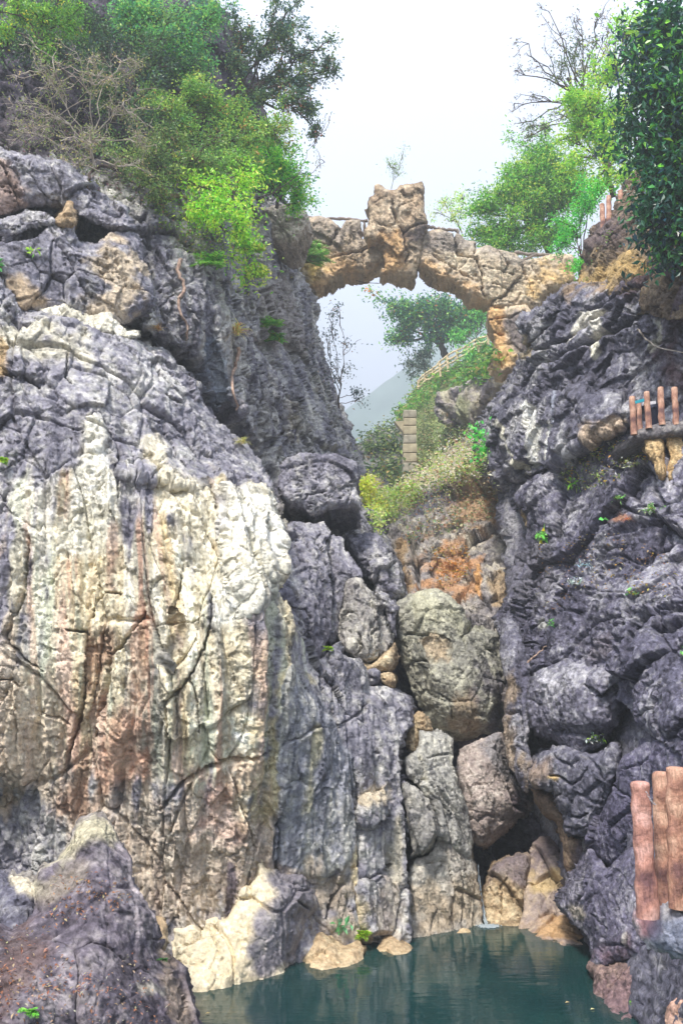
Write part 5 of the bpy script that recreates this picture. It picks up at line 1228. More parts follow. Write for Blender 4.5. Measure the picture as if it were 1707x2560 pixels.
tree('ledge_shrub', 'straggling shrub on the tan ledge under the glossy tree', 'shrub', (1330, 1300, 22), [(1250,1160,80,50,23.5), (1350,1230,90,50,22), (1200,1260,70,40,24), (1420,1260,80,40,20.5), (1290,1330,70,30,22.3), (1320,1120,70,50,22.5)],
     'B', .08, .5, [((104, 130, 62), 3), ((80, 110, 60), 2), ((150, 140, 90), 1), ((180, 150, 80), .5)], 3000, 14, .04, .007, seed=28, group=GR_)

# ---- under and beyond the bridge
GM = 'plants in the gap under the bridge'
tree('leafy_tree', 'blue-green tree seen under the arch above the rustic fence', 'tree', (985, 440, 62), [(650,60,120,70,61), (800,110,130,80,61), (640,230,75,70,61), (575,320,45,35,61), (950,60,150,90,61), (1100,150,120,90,61), (1010,240,90,80,61), (850,230,60,50,61), (1200,60,110,90,61), (1150,260,80,60,60.5), (700,140,80,60,61), (830,300,40,40,61)],
     'K', .26, .5, [((62, 116, 72), 3), ((90, 146, 74), 3), ((52, 92, 92), 3), ((200, 130, 80), .25), ((140, 180, 90), 1)], 13000, 22, .28, .03, seed=41, group=GM)
tree('grey_shrub', 'small grey-leaved shrub against the sky left of the rustic fence', 'shrub', (900, 600, 63), [(780,430,80,55,63), (720,520,60,60,63), (830,500,80,60,63), (860,390,60,40,63), (700,590,40,40,63)],
     'K', .24, .5, [((104, 124, 112), 3), ((140, 150, 130), 2), ((80, 104, 100), 2)], 1000, 14, .06, .02, seed=42, group=GM)
tree('light_green_shrub', 'bright green shrub beside the orange bridge pier', 'shrub', (1230, 420, 58), [(1060,320,60,60,59), (1110,280,50,50,59), (1230,60,80,70,58), (1270,130,60,60,58), (1300,340,50,50,57), (1180,430,80,50,57), (1310,420,40,60,57)],
     'K', .22, .5, [((90, 166, 84), 3), ((124, 190, 84), 2), ((66, 126, 78), 2)], 1800, 20, .07, .02, seed=43, group=GM)
tree('hanging_sapling', 'thin dark sapling with sparse leaves at the left edge of the arch gap', 'sapling', (150, 850, 29.5), [(230,330,90,35,30), (300,720,110,50,30), (120,620,60,60,29.8), (50,300,60,70,29.6), (70,130,70,80,30), (150,60,60,60,30), (330,770,70,40,30), (100,480,50,60,29.8), (200,560,60,40,30)],
     'K', .09, .5, [((86, 104, 96), 3), ((60, 84, 92), 2), ((150, 120, 90), .5)], 800, 9, .03, .006, seed=44, group=GM, split=.15)
tree('yellow_shrub', 'yellow-green bush at the foot of the left cliff in the gully', 'shrub', (110, 1090, 27), [(110,920,50,35,27), (130,980,60,50,27), (150,1050,50,40,26.6), (90,960,40,50,27), (190,1010,30,30,27.5)],
     'D', .10, .5, [((206, 222, 84), 3), ((168, 206, 70), 2), ((226, 226, 120), 1)], 1800, 20, .03, .008, seed=45, group=GM)
tree('ivy_clump', 'fresh green ivy clump on the dark rock at the arch gap', 'ivy', (690, 800, 26), [(690,740,45,35,25.2), (710,770,40,35,25.1), (670,790,30,35,25.2)],
     'D', .12, .8, [((84, 200, 84), 3), ((120, 220, 100), 1), ((56, 150, 70), 1)], 420, 14, .015, .006, seed=46, group=GM)
tree('spindly_plant', 'spindly plant growing from the top of the upright bridge rock', 'plant', (545, 240, 34.3), [(565,130,35,50,34.3), (600,90,25,50,34.3), (535,110,25,50,34.3), (585,170,40,40,34.3), (555,120,30,20,34.3)],
     'G', .10, .3, [((140, 168, 116), 3), ((110, 146, 90), 2)], 260, 5, .015, .006, M_STEM, seed=47, twigs=46)

def region_leaves(name, label, poly, n, leaf, cols, kind='stuff', lift=.05, seed=0, width=.5, up=1.0, clump=30, mat=None, spread=.12, rise=0.0):
    """leaves lying on or growing from the rock inside a region"""
    rng = np.random.default_rng(2000 + seed)
    poly = spline(poly, 3)
    lo, hi = poly.min(0), poly.max(0)
    P = []
    while sum(len(p) for p in P) < n:
        q = rng.uniform(lo, hi, (n * 2, 2))
        den = perlin(np.stack([q[:, 0] / clump, q[:, 1] / clump, q[:, 0] * 0 + seed], -1), 7) + .5 * perlin(np.stack([q[:, 0] / clump * 2.7, q[:, 1] / clump * 2.7, q[:, 0] * 0 + seed], -1), 8)
        ok = (poly_sdf(q[:, 0], q[:, 1], poly) > 0) & (rng.random(len(q)) < np.clip(.35 + 1.6 * den, .02, 1))
        P.append(q[ok])
    q = np.concatenate(P)[:n]
    d = np.array([zdepth(a, b_) for a, b_ in q])
    ok = d < 1e8
    q, d = q[ok], d[ok]
    c = pt(q[:, 0], q[:, 1], d - lift)
    m = len(c)
    c = c + rng.normal(0, 1, (m, 3)) * spread * np.array([1, .6, .6])
    c[:, 2] += rise * rng.random(m)
    ax = rng.normal(0, 1, (m, 3)); ax[:, 2] *= .6
    ax /= np.linalg.norm(ax, axis=1, keepdims=True)
    V, F = leaf_quads(c, ax, leaf * rng.uniform(.6, 1.3, m), width, rng, up)
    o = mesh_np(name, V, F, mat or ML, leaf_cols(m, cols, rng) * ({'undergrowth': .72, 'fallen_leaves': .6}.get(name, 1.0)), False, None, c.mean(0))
    LEAVES[0] += m
    return tag(o, label, None, None, kind)

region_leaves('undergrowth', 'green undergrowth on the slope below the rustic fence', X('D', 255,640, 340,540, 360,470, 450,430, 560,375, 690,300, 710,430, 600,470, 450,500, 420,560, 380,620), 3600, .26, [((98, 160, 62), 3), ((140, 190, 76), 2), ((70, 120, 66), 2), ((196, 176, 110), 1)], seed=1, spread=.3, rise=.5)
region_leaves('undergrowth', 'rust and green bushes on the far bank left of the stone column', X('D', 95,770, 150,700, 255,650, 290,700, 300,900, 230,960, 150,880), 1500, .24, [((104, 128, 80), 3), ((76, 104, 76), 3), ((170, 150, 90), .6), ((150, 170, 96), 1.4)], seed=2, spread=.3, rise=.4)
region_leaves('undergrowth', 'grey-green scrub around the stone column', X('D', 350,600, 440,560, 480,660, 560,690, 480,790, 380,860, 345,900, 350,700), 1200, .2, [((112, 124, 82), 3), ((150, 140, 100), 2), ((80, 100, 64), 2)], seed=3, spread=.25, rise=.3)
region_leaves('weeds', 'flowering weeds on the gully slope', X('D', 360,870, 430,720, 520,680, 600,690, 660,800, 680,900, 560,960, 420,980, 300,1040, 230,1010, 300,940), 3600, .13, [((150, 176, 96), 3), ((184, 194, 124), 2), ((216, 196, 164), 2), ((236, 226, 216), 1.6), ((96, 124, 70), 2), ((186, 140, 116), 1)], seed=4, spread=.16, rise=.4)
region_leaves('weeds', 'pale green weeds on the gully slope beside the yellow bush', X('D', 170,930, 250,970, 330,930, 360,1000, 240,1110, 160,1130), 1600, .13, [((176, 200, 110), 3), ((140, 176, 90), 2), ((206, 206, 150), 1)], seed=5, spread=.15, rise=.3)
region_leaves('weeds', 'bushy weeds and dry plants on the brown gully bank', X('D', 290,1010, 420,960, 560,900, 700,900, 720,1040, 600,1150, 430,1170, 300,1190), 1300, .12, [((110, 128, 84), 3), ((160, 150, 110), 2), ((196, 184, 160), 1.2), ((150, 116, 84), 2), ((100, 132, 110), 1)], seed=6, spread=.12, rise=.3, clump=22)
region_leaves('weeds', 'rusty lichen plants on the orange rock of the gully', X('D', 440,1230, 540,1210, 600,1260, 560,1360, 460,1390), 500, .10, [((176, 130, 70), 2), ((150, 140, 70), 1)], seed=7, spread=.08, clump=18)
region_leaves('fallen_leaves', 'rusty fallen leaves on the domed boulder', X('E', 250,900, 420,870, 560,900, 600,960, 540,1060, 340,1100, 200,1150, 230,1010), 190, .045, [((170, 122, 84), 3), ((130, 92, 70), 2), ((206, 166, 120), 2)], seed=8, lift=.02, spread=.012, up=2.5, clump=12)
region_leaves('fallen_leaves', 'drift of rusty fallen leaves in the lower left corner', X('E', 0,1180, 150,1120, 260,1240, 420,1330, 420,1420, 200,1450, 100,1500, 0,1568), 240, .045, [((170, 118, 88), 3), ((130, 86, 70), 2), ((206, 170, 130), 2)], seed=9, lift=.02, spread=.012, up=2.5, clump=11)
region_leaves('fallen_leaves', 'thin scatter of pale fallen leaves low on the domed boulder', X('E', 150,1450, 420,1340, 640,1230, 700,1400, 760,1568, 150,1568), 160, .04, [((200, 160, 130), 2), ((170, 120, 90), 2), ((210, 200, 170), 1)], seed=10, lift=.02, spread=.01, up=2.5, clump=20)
region_leaves('fallen_leaves', 'fallen leaves and pale specks on the right-hand rock slope', X('N', 400,380, 800,250, 1200,300, 1500,500, 1400,800, 900,700, 500,900, 420,650), 330, .06, [((206, 150, 96), 2), ((226, 206, 176), 2), ((220, 170, 60), 1)], seed=11, lift=.02, spread=.01, up=2.5, clump=40)
region_leaves('creeper', 'creeping plants on the right cliff below the platform', X('D', 1000,880, 1130,790, 1330,720, 1400,800, 1300,900, 1150,960), 500, .075, [((120, 140, 84), 3), ((150, 130, 80), 1), ((190, 190, 176), 1), ((206, 160, 60), .5)], seed=12, lift=.04, spread=.04, clump=26)
region_leaves('ivy', 'small-leaved ivy over the upper left cliff under the yellow-green shrub', X('A', 700,900, 900,900, 1000,1000, 1080,1150, 960,1180, 820,1120, 720,1020), 1100, .07, [((112, 138, 64), 3), ((80, 106, 60), 3), ((150, 190, 60), 1), ((150, 110, 90), 1)], seed=13, lift=.06, spread=.07, clump=22)
region_leaves('ivy', 'thin ivy on the shaded rock of the upper left', X('A', 100,560, 400,520, 640,640, 760,860, 500,900, 300,740, 100,680), 1500, .07, [((84, 100, 60), 3), ((120, 126, 76), 1), ((112, 78, 84), 1)], seed=14, lift=.06, spread=.1, clump=26)

# ---- single small plants, rooted on the rock
def fern(name, label, crop, x, y, size, cols, fronds=9, seed=0, group='ferns on the rocks', lift=.03, hang=.3, leafw=.42):
    rng = np.random.default_rng(3000 + seed)
    u, v = X(crop, x, y)[0]
    bp = on_rock(u, v, lift)
    root = empty(name, bp)
    tag(root, label, 'fern', group)
    size = size * CROPS[crop][2] * np.linalg.norm(bp) / FPX
    st, lc, la, ls = [], [], [], []
    for k in range(fronds):
        a = rng.uniform(0, 2 * np.pi)
        di = np.array([math.cos(a), -.6 - .3 * abs(math.sin(a)), rng.uniform(-.1, .9)]); di /= np.linalg.norm(di)
        L_ = size * rng.uniform(.7, 1.15)
        t = np.linspace(0, 1, 7)[:, None]
        p = bp + di * L_ * t; p[:, 2] -= hang * L_ * (t ** 2)[:, 0]
        st.append(p)
        side = np.cross(di, (0, 0, 1)); side /= np.linalg.norm(side) + 1e-9
        for j in range(14):
            tt = .15 + .85 * j / 14
            q = bp + di * L_ * tt; q = q - np.array([0, 0, hang * L_ * tt ** 2])
            w = L_ * leafw * (1 - tt) ** .7 + .01
            for s in (-1, 1):
                ax = side * s + di * .45 + rng.normal(0, .12, 3); ax /= np.linalg.norm(ax)
                lc.append(q); la.append(ax); ls.append(w)
    V, F = tubes(np.array(st), np.full((fronds, 7), size * .008), 3)
    mesh_np('stems', V, F, M_STEM, parent=root, origin=bp)
    V, F = leaf_quads(np.array(lc), np.array(la), np.array(ls), .34, rng, 1.2, .04)
    mesh_np('fronds', V, F, ML, leaf_cols(len(lc), cols, rng, jit=.3) * .75, False, root, bp)
    return root

def herb(name, label, crop, x, y, size, leaf, n, cols, seed=0, cat_='plant', group='small plants on the rocks', width=.5, mat=None, stems=7, lift=.02):
    """stems with broad leaves"""
    rng = np.random.default_rng(4000 + seed)
    k = CROPS[crop][2]
    u, v = X(crop, x, y)[0]
    bp = on_rock(u, v, lift)
    D_ = np.linalg.norm(bp)
    size, leaf = size * k * D_ / FPX, leaf * k * D_ / FPX
    root = empty(name, bp)
    tag(root, label, cat_, group)
    P = []
    for i in range(stems):
        di = np.array([rng.normal(0, .9), -abs(rng.normal(.4, .4)), rng.uniform(.1, 1)]); di /= np.linalg.norm(di)
        P.append(bend(bp, bp + di * size * rng.uniform(.5, 1.1), 6, rng, .15))
    P = np.array(P)
    V, F = tubes(P, np.full(P.shape[:2], size * .012), 3)
    mesh_np('stems', V, F, M_STEM, parent=root, origin=bp)
    ti = rng.integers(0, stems, n); s = rng.uniform(1.5, 5, n); i0 = np.minimum(s.astype(int), 4); fr = (s - i0)[:, None]
    c = P[ti, i0] * (1 - fr) + P[ti, i0 + 1] * fr
    ax = rng.normal(0, 1, (n, 3)); ax[:, 1] -= .5; ax /= np.linalg.norm(ax, axis=1, keepdims=True)
    V, F = leaf_quads(c, ax, leaf * rng.uniform(.7, 1.2, n), width, rng, .9)
    mesh_np('leaves', V, F, mat or MLG, leaf_cols(n, cols, rng), False, root, bp)
    return root

def grass(name, label, crop, x, y, size, n, cols, seed=0, hang=.7):
    rng = np.random.default_rng(5000 + seed)
    u, v = X(crop, x, y)[0]
    bp = on_rock(u, v, .03)
    size = size * CROPS[crop][2] * np.linalg.norm(bp) / FPX
    VV, n2 = [], 0
    for i in range(n):
        di = np.array([rng.normal(0, .7), -abs(rng.normal(.5, .3)), rng.uniform(0, 1.1)]); di /= np.linalg.norm(di)
        L_ = size * rng.uniform(.5, 1.2)
        w = size * .022
        b0 = bp + rng.normal(0, size * .08, 3)
        t = np.array([0, .35, .7, 1])[:, None]
        p = b0 + di * L_ * t; p[:, 2] -= hang * L_ * (t ** 2)[:, 0]
        sd = np.cross(di, (0, 0, 1)); sd /= np.linalg.norm(sd) + 1e-9
        ww = (w * np.array([1, .9, .6, .1]))[:, None]
        VV.append(np.concatenate([p - sd * ww, p + sd * ww]))
    V = np.concatenate(VV)
    q = np.array([[0, 4, 5, 1], [1, 5, 6, 2], [2, 6, 7, 3]])
    F = (np.arange(n)[:, None, None] * 8 + q[None]).reshape(-1, 4)
    c = np.repeat(leaf_cols(n, cols, rng), 2, 0)
    o = mesh_np(name, V, F, ML, c, False, None, bp)
    return tag(o, label, 'grass', 'grass tufts on the rocks')

BG = [((120, 206, 70), 3), ((90, 170, 60), 2), ((160, 224, 90), 1)]
YG = [((170, 232, 50), 3), ((130, 200, 50), 2)]
fern('fern', 'large fresh green fern clump under the left end of the bridge', 'A', 1395, 1200, 150, [((128, 190, 90), 3), ((96, 166, 70), 2), ((160, 190, 110), 1)], 26, 1, lift=.35)
fern('fern', 'upper part of the yellow-green fern row hanging down the cliff edge', 'A', 1150, 1150, 90, YG, 10, 2, lift=.15)
fern('fern', 'lowest yellow-green fern hanging from the cliff edge below the bridge end', 'A', 1165, 1270, 100, YG, 11, 3, lift=.15)
fern('fern', 'feathery green fern left of the hanging yellow-green row', 'A', 960, 1215, 110, BG, 13, 4, lift=.15)
fern('fern', 'soft green fern low on the left cliff, with yellow flecks', 'C', 1250, 280, 85, [((110, 190, 70), 3), ((230, 180, 50), .5), ((80, 150, 60), 2)], 14, 5, lift=.15)
fern('fern', 'green fern above the yellow-flecked one on the left cliff', 'A', 1240, 1490, 80, BG, 11, 6, lift=.12)
fern('fern', 'tiny fern in a crack of the grey columns above the pool', 'M', 590, 1110, 70, YG, 7, 7)
fern('fern', 'yellow-green fern on the shore rock at the water', 'O', 740, 1530, 75, YG, 10, 8)
fern('fern', 'young fern at the bottom left corner of the picture', 'E', 135, 1510, 60, BG, 8, 9)
fern('fern', 'small fern beside the crack of the domed boulder', 'E', 745, 1275, 28, [((60, 110, 60), 2), ((80, 140, 60), 1)], 6, 10)
fern('fern', 'left of the two bright green ferns at the lower right waterline', 'Q', 1180, 2060, 100, [((110, 176, 40), 3), ((80, 140, 36), 2)], 12, 11)
fern('fern', 'right of the two bright green ferns at the lower right waterline', 'Q', 1340, 2040, 95, [((110, 176, 40), 3), ((80, 140, 36), 2)], 12, 12)
fern('fern', 'yellow-green fern at the left picture edge by the fluted face', 'C', 5, 830, 60, YG, 7, 13, hang=.5)
herb('leafy_plant', 'fresh green plant with a yellow leaf on top of the right rock slope', 'N', 460, 310, 90, 48, 46, [((90, 170, 70), 3), ((130, 200, 90), 2), ((240, 190, 40), .4)], 1)
herb('leafy_plant', 'bright green lily-like plant on the ledge under the white-streaked rock', 'D', 1060, 950, 60, 40, 26, [((120, 190, 60), 3), ((190, 220, 90), 1)], 2, width=.3)
herb('leafy_plant', 'small plant with pointed leaves right of the lily-like one', 'D', 1270, 1005, 32, 24, 24, [((130, 190, 110), 2), ((90, 150, 70), 2), ((220, 170, 80), .4)], 3, width=.35)
herb('flowering_plant', 'white-flowered leafy plant at the top of the right slope', 'N', 1340, 100, 110, 36, 90, [((96, 150, 70), 3), ((190, 220, 170), 1.2), ((230, 226, 220), 1), ((210, 200, 80), .5)], 4)
herb('round_leaf_plant', 'single round green leaf standing on the right slope', 'N', 965, 165, 26, 52, 2, [((110, 206, 100), 1)], 5, stems=1, width=.9)
herb('blue_leaf_plant', 'blue-grey spiky plant in the middle of the right slope', 'N', 800, 510, 70, 42, 30, [((130, 160, 176), 3), ((170, 190, 200), 1)], 6, width=.25)
herb('blue_leaf_plant', 'pale silvery leaves just below the blue-grey spiky plant', 'N', 720, 650, 70, 40, 30, [((176, 186, 190), 3), ((140, 160, 150), 2)], 7, width=.3)
herb('creeping_plant', 'row of small oval leaves with yellow ones climbing the right slope', 'N', 1170, 740, 70, 40, 12, [((120, 176, 110), 3), ((230, 190, 60), 1.2)], 8, width=.55)
herb('creeping_plant', 'tiny green plant above the slender pillar', 'N', 550, 970, 60, 26, 26, [((90, 170, 80), 3), ((120, 150, 70), 1)], 9)
herb('creeping_plant', 'shining small leaves in the cleft right of the round boulder', 'N', 1150, 1680, 120, 30, 80, [((90, 110, 96), 3), ((190, 200, 196), 1.6), ((200, 190, 60), .8)], 10)
herb('creeping_plant', 'shining small leaves under the lower right edge of the round boulder', 'N', 900, 1880, 110, 30, 80, [((90, 110, 96), 3), ((190, 206, 196), 1.6), ((150, 200, 60), .6)], 11)
herb('broad_leaf_plant', 'upper sprig of large fresh leaves at the right picture edge', 'N', 1540, 1200, 90, 80, 7, [((130, 200, 110), 2), ((160, 210, 150), 1)], 12, stems=3, width=.55)
herb('broad_leaf_plant', 'lower sprig of large fresh leaves at the right picture edge', 'N', 1545, 1400, 80, 70, 6, [((110, 200, 80), 2), ((90, 160, 80), 1)], 13, stems=3, width=.5)
herb('leafy_plant', 'dark green broad leaves beside the yellow-green shore fern', 'O', 620, 1500, 80, 50, 16, [((80, 140, 90), 3), ((110, 150, 120), 1)], 14)
herb('leafy_plant', 'green sprout on the upper left block', 'A', 160, 1160, 40, 26, 12, [((150, 210, 60), 2), ((100, 170, 60), 1)], 15)
herb('leafy_plant', 'green leaves at the left picture edge below the ledges', 'A', 10, 1225, 60, 34, 20, [((70, 150, 70), 3)], 16)
grass('grass_tuft', 'straw-coloured grass tuft with roots hanging on the left cliff', 'C', 1080, 235, 110, 70, [((196, 176, 110), 3), ((170, 180, 90), 2), ((206, 150, 120), 1)], 1)
grass('grass_tuft', 'dry pale tuft under the diagonal crack of the left cliff', 'C', 1110, 740, 70, 50, [((176, 170, 110), 3), ((150, 160, 80), 1)], 2)
grass('grass_tuft', 'small dry tuft left of the hanging roots on the left cliff', 'C', 725, 225, 60, 50, [((196, 170, 120), 3), ((160, 130, 90), 1)], 3)
grass('grass_tuft', 'reddish dry grass in a hollow of the right slope', 'N', 1130, 150, 70, 40, [((196, 130, 90), 3), ((206, 170, 110), 1)], 4)

# ---- roots and dead branches
def stick(name, label, crop, pts, r, mat, lift=.06, seed=0, cat_='root', group=None):
    rng = np.random.default_rng(6000 + seed)
    p = X(crop, *pts)
    p = spline(p, 5, False)
    P = np.array([on_rock(u, v, lift) for u, v in p])
    d = np.median(np.linalg.norm(P, axis=1))
    P = P / np.linalg.norm(P, axis=1, keepdims=True) * (.75 * d + .25 * np.linalg.norm(P, axis=1, keepdims=True)) if lift > .1 else P
    P = P + rng.normal(0, r * .4, P.shape)
    V, F = tubes(P[None], (r * np.linspace(1.1, .5, len(P)))[None], 6)
    return tag(mesh_np(name, V, F, mat, None, True, None, P[0]), label, cat_, group)
stick('root', 'pale twisting root on the upper left cliff', 'A', (830,1180, 812,1240, 842,1310, 812,1390, 850,1480, 858,1550), .045, M_ROOT, seed=1)
stick('root', 'straw-coloured root hanging below the dry grass tuft', 'C', (1088,310, 1070,400, 1060,470, 1085,590), .05, M_ROOT, seed=2)
stick('root', 'dark bent root at the lip of the upper left ledge', 'A', (540,780, 470,760, 410,800, 400,850, 430,880), .04, M_BARK, .12, seed=3)
stick('dead_branch', 'broken brown branch stub under the yellow-green shrub', 'A', (770,892, 820,894, 862,904), .06, M_ROOT, .2, seed=4, cat_='branch')
stick('dead_branch', 'thin dry twig leaning on the right slope beside the slender pillar', 'N', (370,1258, 410,1215, 450,1180, 505,1130), .02, M_ROOT, .12, seed=5, cat_='branch')
stick('vine', 'thin grey vine looping over the upper right cliff', 'D', (1360,220, 1400,270, 1460,310, 1568,330), .02, M_PALE, .08, seed=6, cat_='vine')
print('leaves', LEAVES[0])
# ------------------------------------------------------------------ things people built
M_SLAB = noise_mat('mossy cement', (84, 82, 84), (140, 138, 128), 12, .9, .6)
M_FENCE = noise_mat('pale rustic wood', (176, 156, 124), (226, 208, 170), 3, .85, .3)
M_GREYLOG = noise_mat('grey branch rail', (96, 88, 86), (158, 146, 138), 3, .85, .4)
M_PILLAR = noise_mat('pale stone block', (136, 126, 106), (190, 180, 152), 2.5, .85, .4)
M_PILLAR2 = noise_mat('grey stone block', (126, 120, 108), (180, 174, 156), 3.5, .85, .5)
M_BLUE = noise_mat('blue board', (40, 160, 186), (70, 190, 210), 20, .5, .02)
M_WHITE = noise_mat('white board', (226, 224, 232), (246, 244, 250), 20, .5, .02)
M_BIN = noise_mat('dark bin', (26, 28, 44), (44, 48, 70), 20, .45, .05)
M_CHAIN = noise_mat('chain', (170, 166, 172), (214, 210, 214), 60, .4, .05)

def log_mat(name, pale, mid, dark):
    m, N, L, b = node_mat(name)
    tc = N.new('ShaderNodeTexCoord')
    st = N.new('ShaderNodeTexNoise'); st.inputs['Scale'].default_value = 5; st.inputs['Detail'].default_value = 5
    L.new(tc.outputs['Object'], st.inputs['Vector'])
    cr = N.new('ShaderNodeValToRGB')
    cr.color_ramp.elements[0].position = .34; cr.color_ramp.elements[1].position = .66
    cr.color_ramp.elements[0].color = (*lin(dark), 1); cr.color_ramp.elements[1].color = (*lin(pale), 1)
    e = cr.color_ramp.elements.new(.5); e.color = (*lin(mid), 1)
    L.new(st.outputs['Fac'], cr.inputs[0])
    mp = N.new('ShaderNodeMapping'); mp.inputs['Scale'].default_value = (1, 1, .16)
    gr = N.new('ShaderNodeTexNoise'); gr.inputs['Scale'].default_value = 60; gr.inputs['Detail'].default_value = 6; gr.inputs['Roughness'].default_value = .7
    L.new(tc.outputs['Object'], mp.inputs[0]); L.new(mp.outputs[0], gr.inputs['Vector'])
    pit = N.new('ShaderNodeTexNoise'); pit.inputs['Scale'].default_value = 26; pit.inputs['Detail'].default_value = 8
    L.new(tc.outputs['Object'], pit.inputs['Vector'])
    rp = N.new('ShaderNodeMapRange'); rp.inputs[1].default_value = .3; rp.inputs[2].default_value = .7; rp.inputs[3].default_value = .62; rp.inputs[4].default_value = 1.3
    L.new(gr.outputs['Fac'], rp.inputs[0])
    mx = N.new('ShaderNodeMixRGB'); mx.blend_type = 'MULTIPLY'; mx.inputs[0].default_value = 1
    L.new(cr.outputs[0], mx.inputs[1]); L.new(rp.outputs[0], mx.inputs[2]); L.new(mx.outputs[0], b.inputs['Base Color'])
    ad = N.new('ShaderNodeMath'); ad.operation = 'ADD'
    L.new(gr.outputs['Fac'], ad.inputs[0]); L.new(pit.outputs['Fac'], ad.inputs[1])
    bp = N.new('ShaderNodeBump'); bp.inputs['Strength'].default_value = .9; bp.inputs['Distance'].default_value = .02
    L.new(ad.outputs[0], bp.inputs['Height']); L.new(bp.outputs[0], b.inputs['Normal'])
    b.inputs['Roughness'].default_value = .88
    return m

def log_post(p0, p1, r, mat, parent, seed=0, name='post', rings=40, sides=22, flare=.12, cap=None):
    """cement post cast like a log: knots, uneven section, chamfered end"""
    p0, p1 = np.asarray(p0, float), np.asarray(p1, float)
    ax = p1 - p0; L_ = np.linalg.norm(ax); ax /= L_
    a = np.cross(ax, (0, 1, 0)); a /= np.linalg.norm(a); b = np.cross(a, ax)
    t = np.r_[np.linspace(0, 1, rings) * (1 - .35 * r / L_), 1 - .12 * r / L_, 1.0]
    rr = np.r_[r * (1 + flare * (1 - np.linspace(0, 1, rings)) ** 3), r * .9, r * .6]
    rr[rings - 1] = r
    th = np.linspace(0, 2 * np.pi, sides, endpoint=False)
    V = p0 + ax * (t * L_)[:, None, None] + rr[:, None, None] * (np.cos(th)[None, :, None] * a + np.sin(th)[None, :, None] * b)
    n = .24 * perlin(V / (r * 1.7) + seed * 7, 3) + .13 * perlin(V / (r * .55) * np.array([1, 1, .35]) + seed, 4) + .06 * perlin(V / (r * .25) + seed, 6)
    n[rings:] *= .6
    rad = V - (p0 + ax * (t * L_)[:, None, None])
    V = V + rad * n[..., None]
    i = np.arange(len(t) * sides).reshape(len(t), sides)
    j = np.roll(i, -1, 1)
    F = np.stack([i[:-1], j[:-1], j[1:], i[1:]], -1).reshape(-1, 4)
    V = V.reshape(-1, 3)
    top = len(V); V = np.vstack([V, p1 + ax * 0])
    T = np.stack([i[-1], j[-1], np.full(sides, top)], -1)
    return mesh_np(name, V, [F, T], mat, None, True, parent, p0)

def rail(pts, r, mat, parent, name='rail', seed=0):
    P = spline(np.asarray(pts, float), 5, False)
    rng = np.random.default_rng(seed)
    P = P + rng.normal(0, r * .25, P.shape)
    V, F = tubes(P[None], (r * (1 + .15 * rng.normal(0, 1, len(P))))[None], 7)
    return mesh_np(name, V, F, mat, None, True, parent, P[0])

def P1(crop, x, y, d):
    return pt(*X(crop, x, y)[0], d)

def PY(crop, x, y, Y):
    """the point at that pixel which stands Y metres ahead, so that uprights stay upright"""
    r = ray(*X(crop, x, y)[0])
    return r * (Y / r[1])

M_LOG = log_mat('cement log', (222, 184, 160), (184, 138, 118), (118, 86, 84))
M_LOGP = log_mat('pinkish cement log', (226, 182, 172), (188, 138, 124), (122, 88, 90))

# ---- near log posts at the lower right, on their cement footing
r1 = empty('log_railing', P1('J', 600, 1800, 6.5))
tag(r1, 'large tan cement log posts with a chain at the lower right edge', 'railing')
rock('footing', X('Q', 1160,1420, 1175,1290, 1195,1235, 1260,1250, 1330,1255, 1400,1225, 1480,1190, 1600,1190, 1780,1180, 1780,1720, 1560,1700, 1420,1650, 1330,1660, 1240,1600, 1190,1500),
     [(1600,2270,6.45), (1650,2260,6.5), (1700,2300,6.2), (1610,2350,6.4), (1700,2390,6.2), (1780,2300,6.1)], karst(.35, .4, .5, .16, .14, .05, seed=801), palette((100,98,112), (158,156,164), (208,206,206), seed=802, sc=.4),
     R=.15, th=1.0, parent=r1, edge=5, seed=110, patches=[(X('Q', 1150,1330, 1200,1250, 1300,1060, 1340,1260, 1320,1460, 1220,1500), (206, 150, 150), .85, 20, .4), (X('Q', 1340,1420, 1560,1380, 1700,1500, 1568,1620, 1400,1560), (126, 142, 176), .5, 26, .8),
     (X('Q', 1200,1240, 1240,1240, 1240,1310, 1200,1310), (206, 212, 226), .8, 8, .4)])
for k, (xt, yt, xb, yb, d, r) in enumerate(((425, 440, 505, 1900, 6.3, .069), (655, 335, 705, 1850, 6.55, .070), (812, 285, 857, 1800, 6.3, .078), (1030, 250, 1060, 1750, 6.1, .078))):
    log_post(P1('J', xb, yb, d), PY('J', xt, yt, P1('J', xb, yb, d)[1]), r, M_LOGP if k == 0 else M_LOG, r1, k + 3, flare=.15)
cA, cB = P1('J', 485, 545, 6.24), P1('J', 590, 690, 6.42)
link = []
for k in range(9):
    t = (k + .5) / 9
    c = cA + (cB - cA) * t - np.array([0, 0, .02 * math.sin(math.pi * t)])
    di = (cB - cA) / np.linalg.norm(cB - cA)
    s = np.cross(di, (0, 1, 0) if k % 2 else (.5, .2, 1)); s /= np.linalg.norm(s)
    a = np.linspace(0, 2 * np.pi, 11)
    ring = c + np.cos(a)[:, None] * di * .011 + np.sin(a)[:, None] * s * .006
    link.append(tubes(ring[None], np.full((1, 11), .0022), 5))
V, F = merge(link)
mesh_np('chain', V, F, M_CHAIN, None, True, r1, cA)

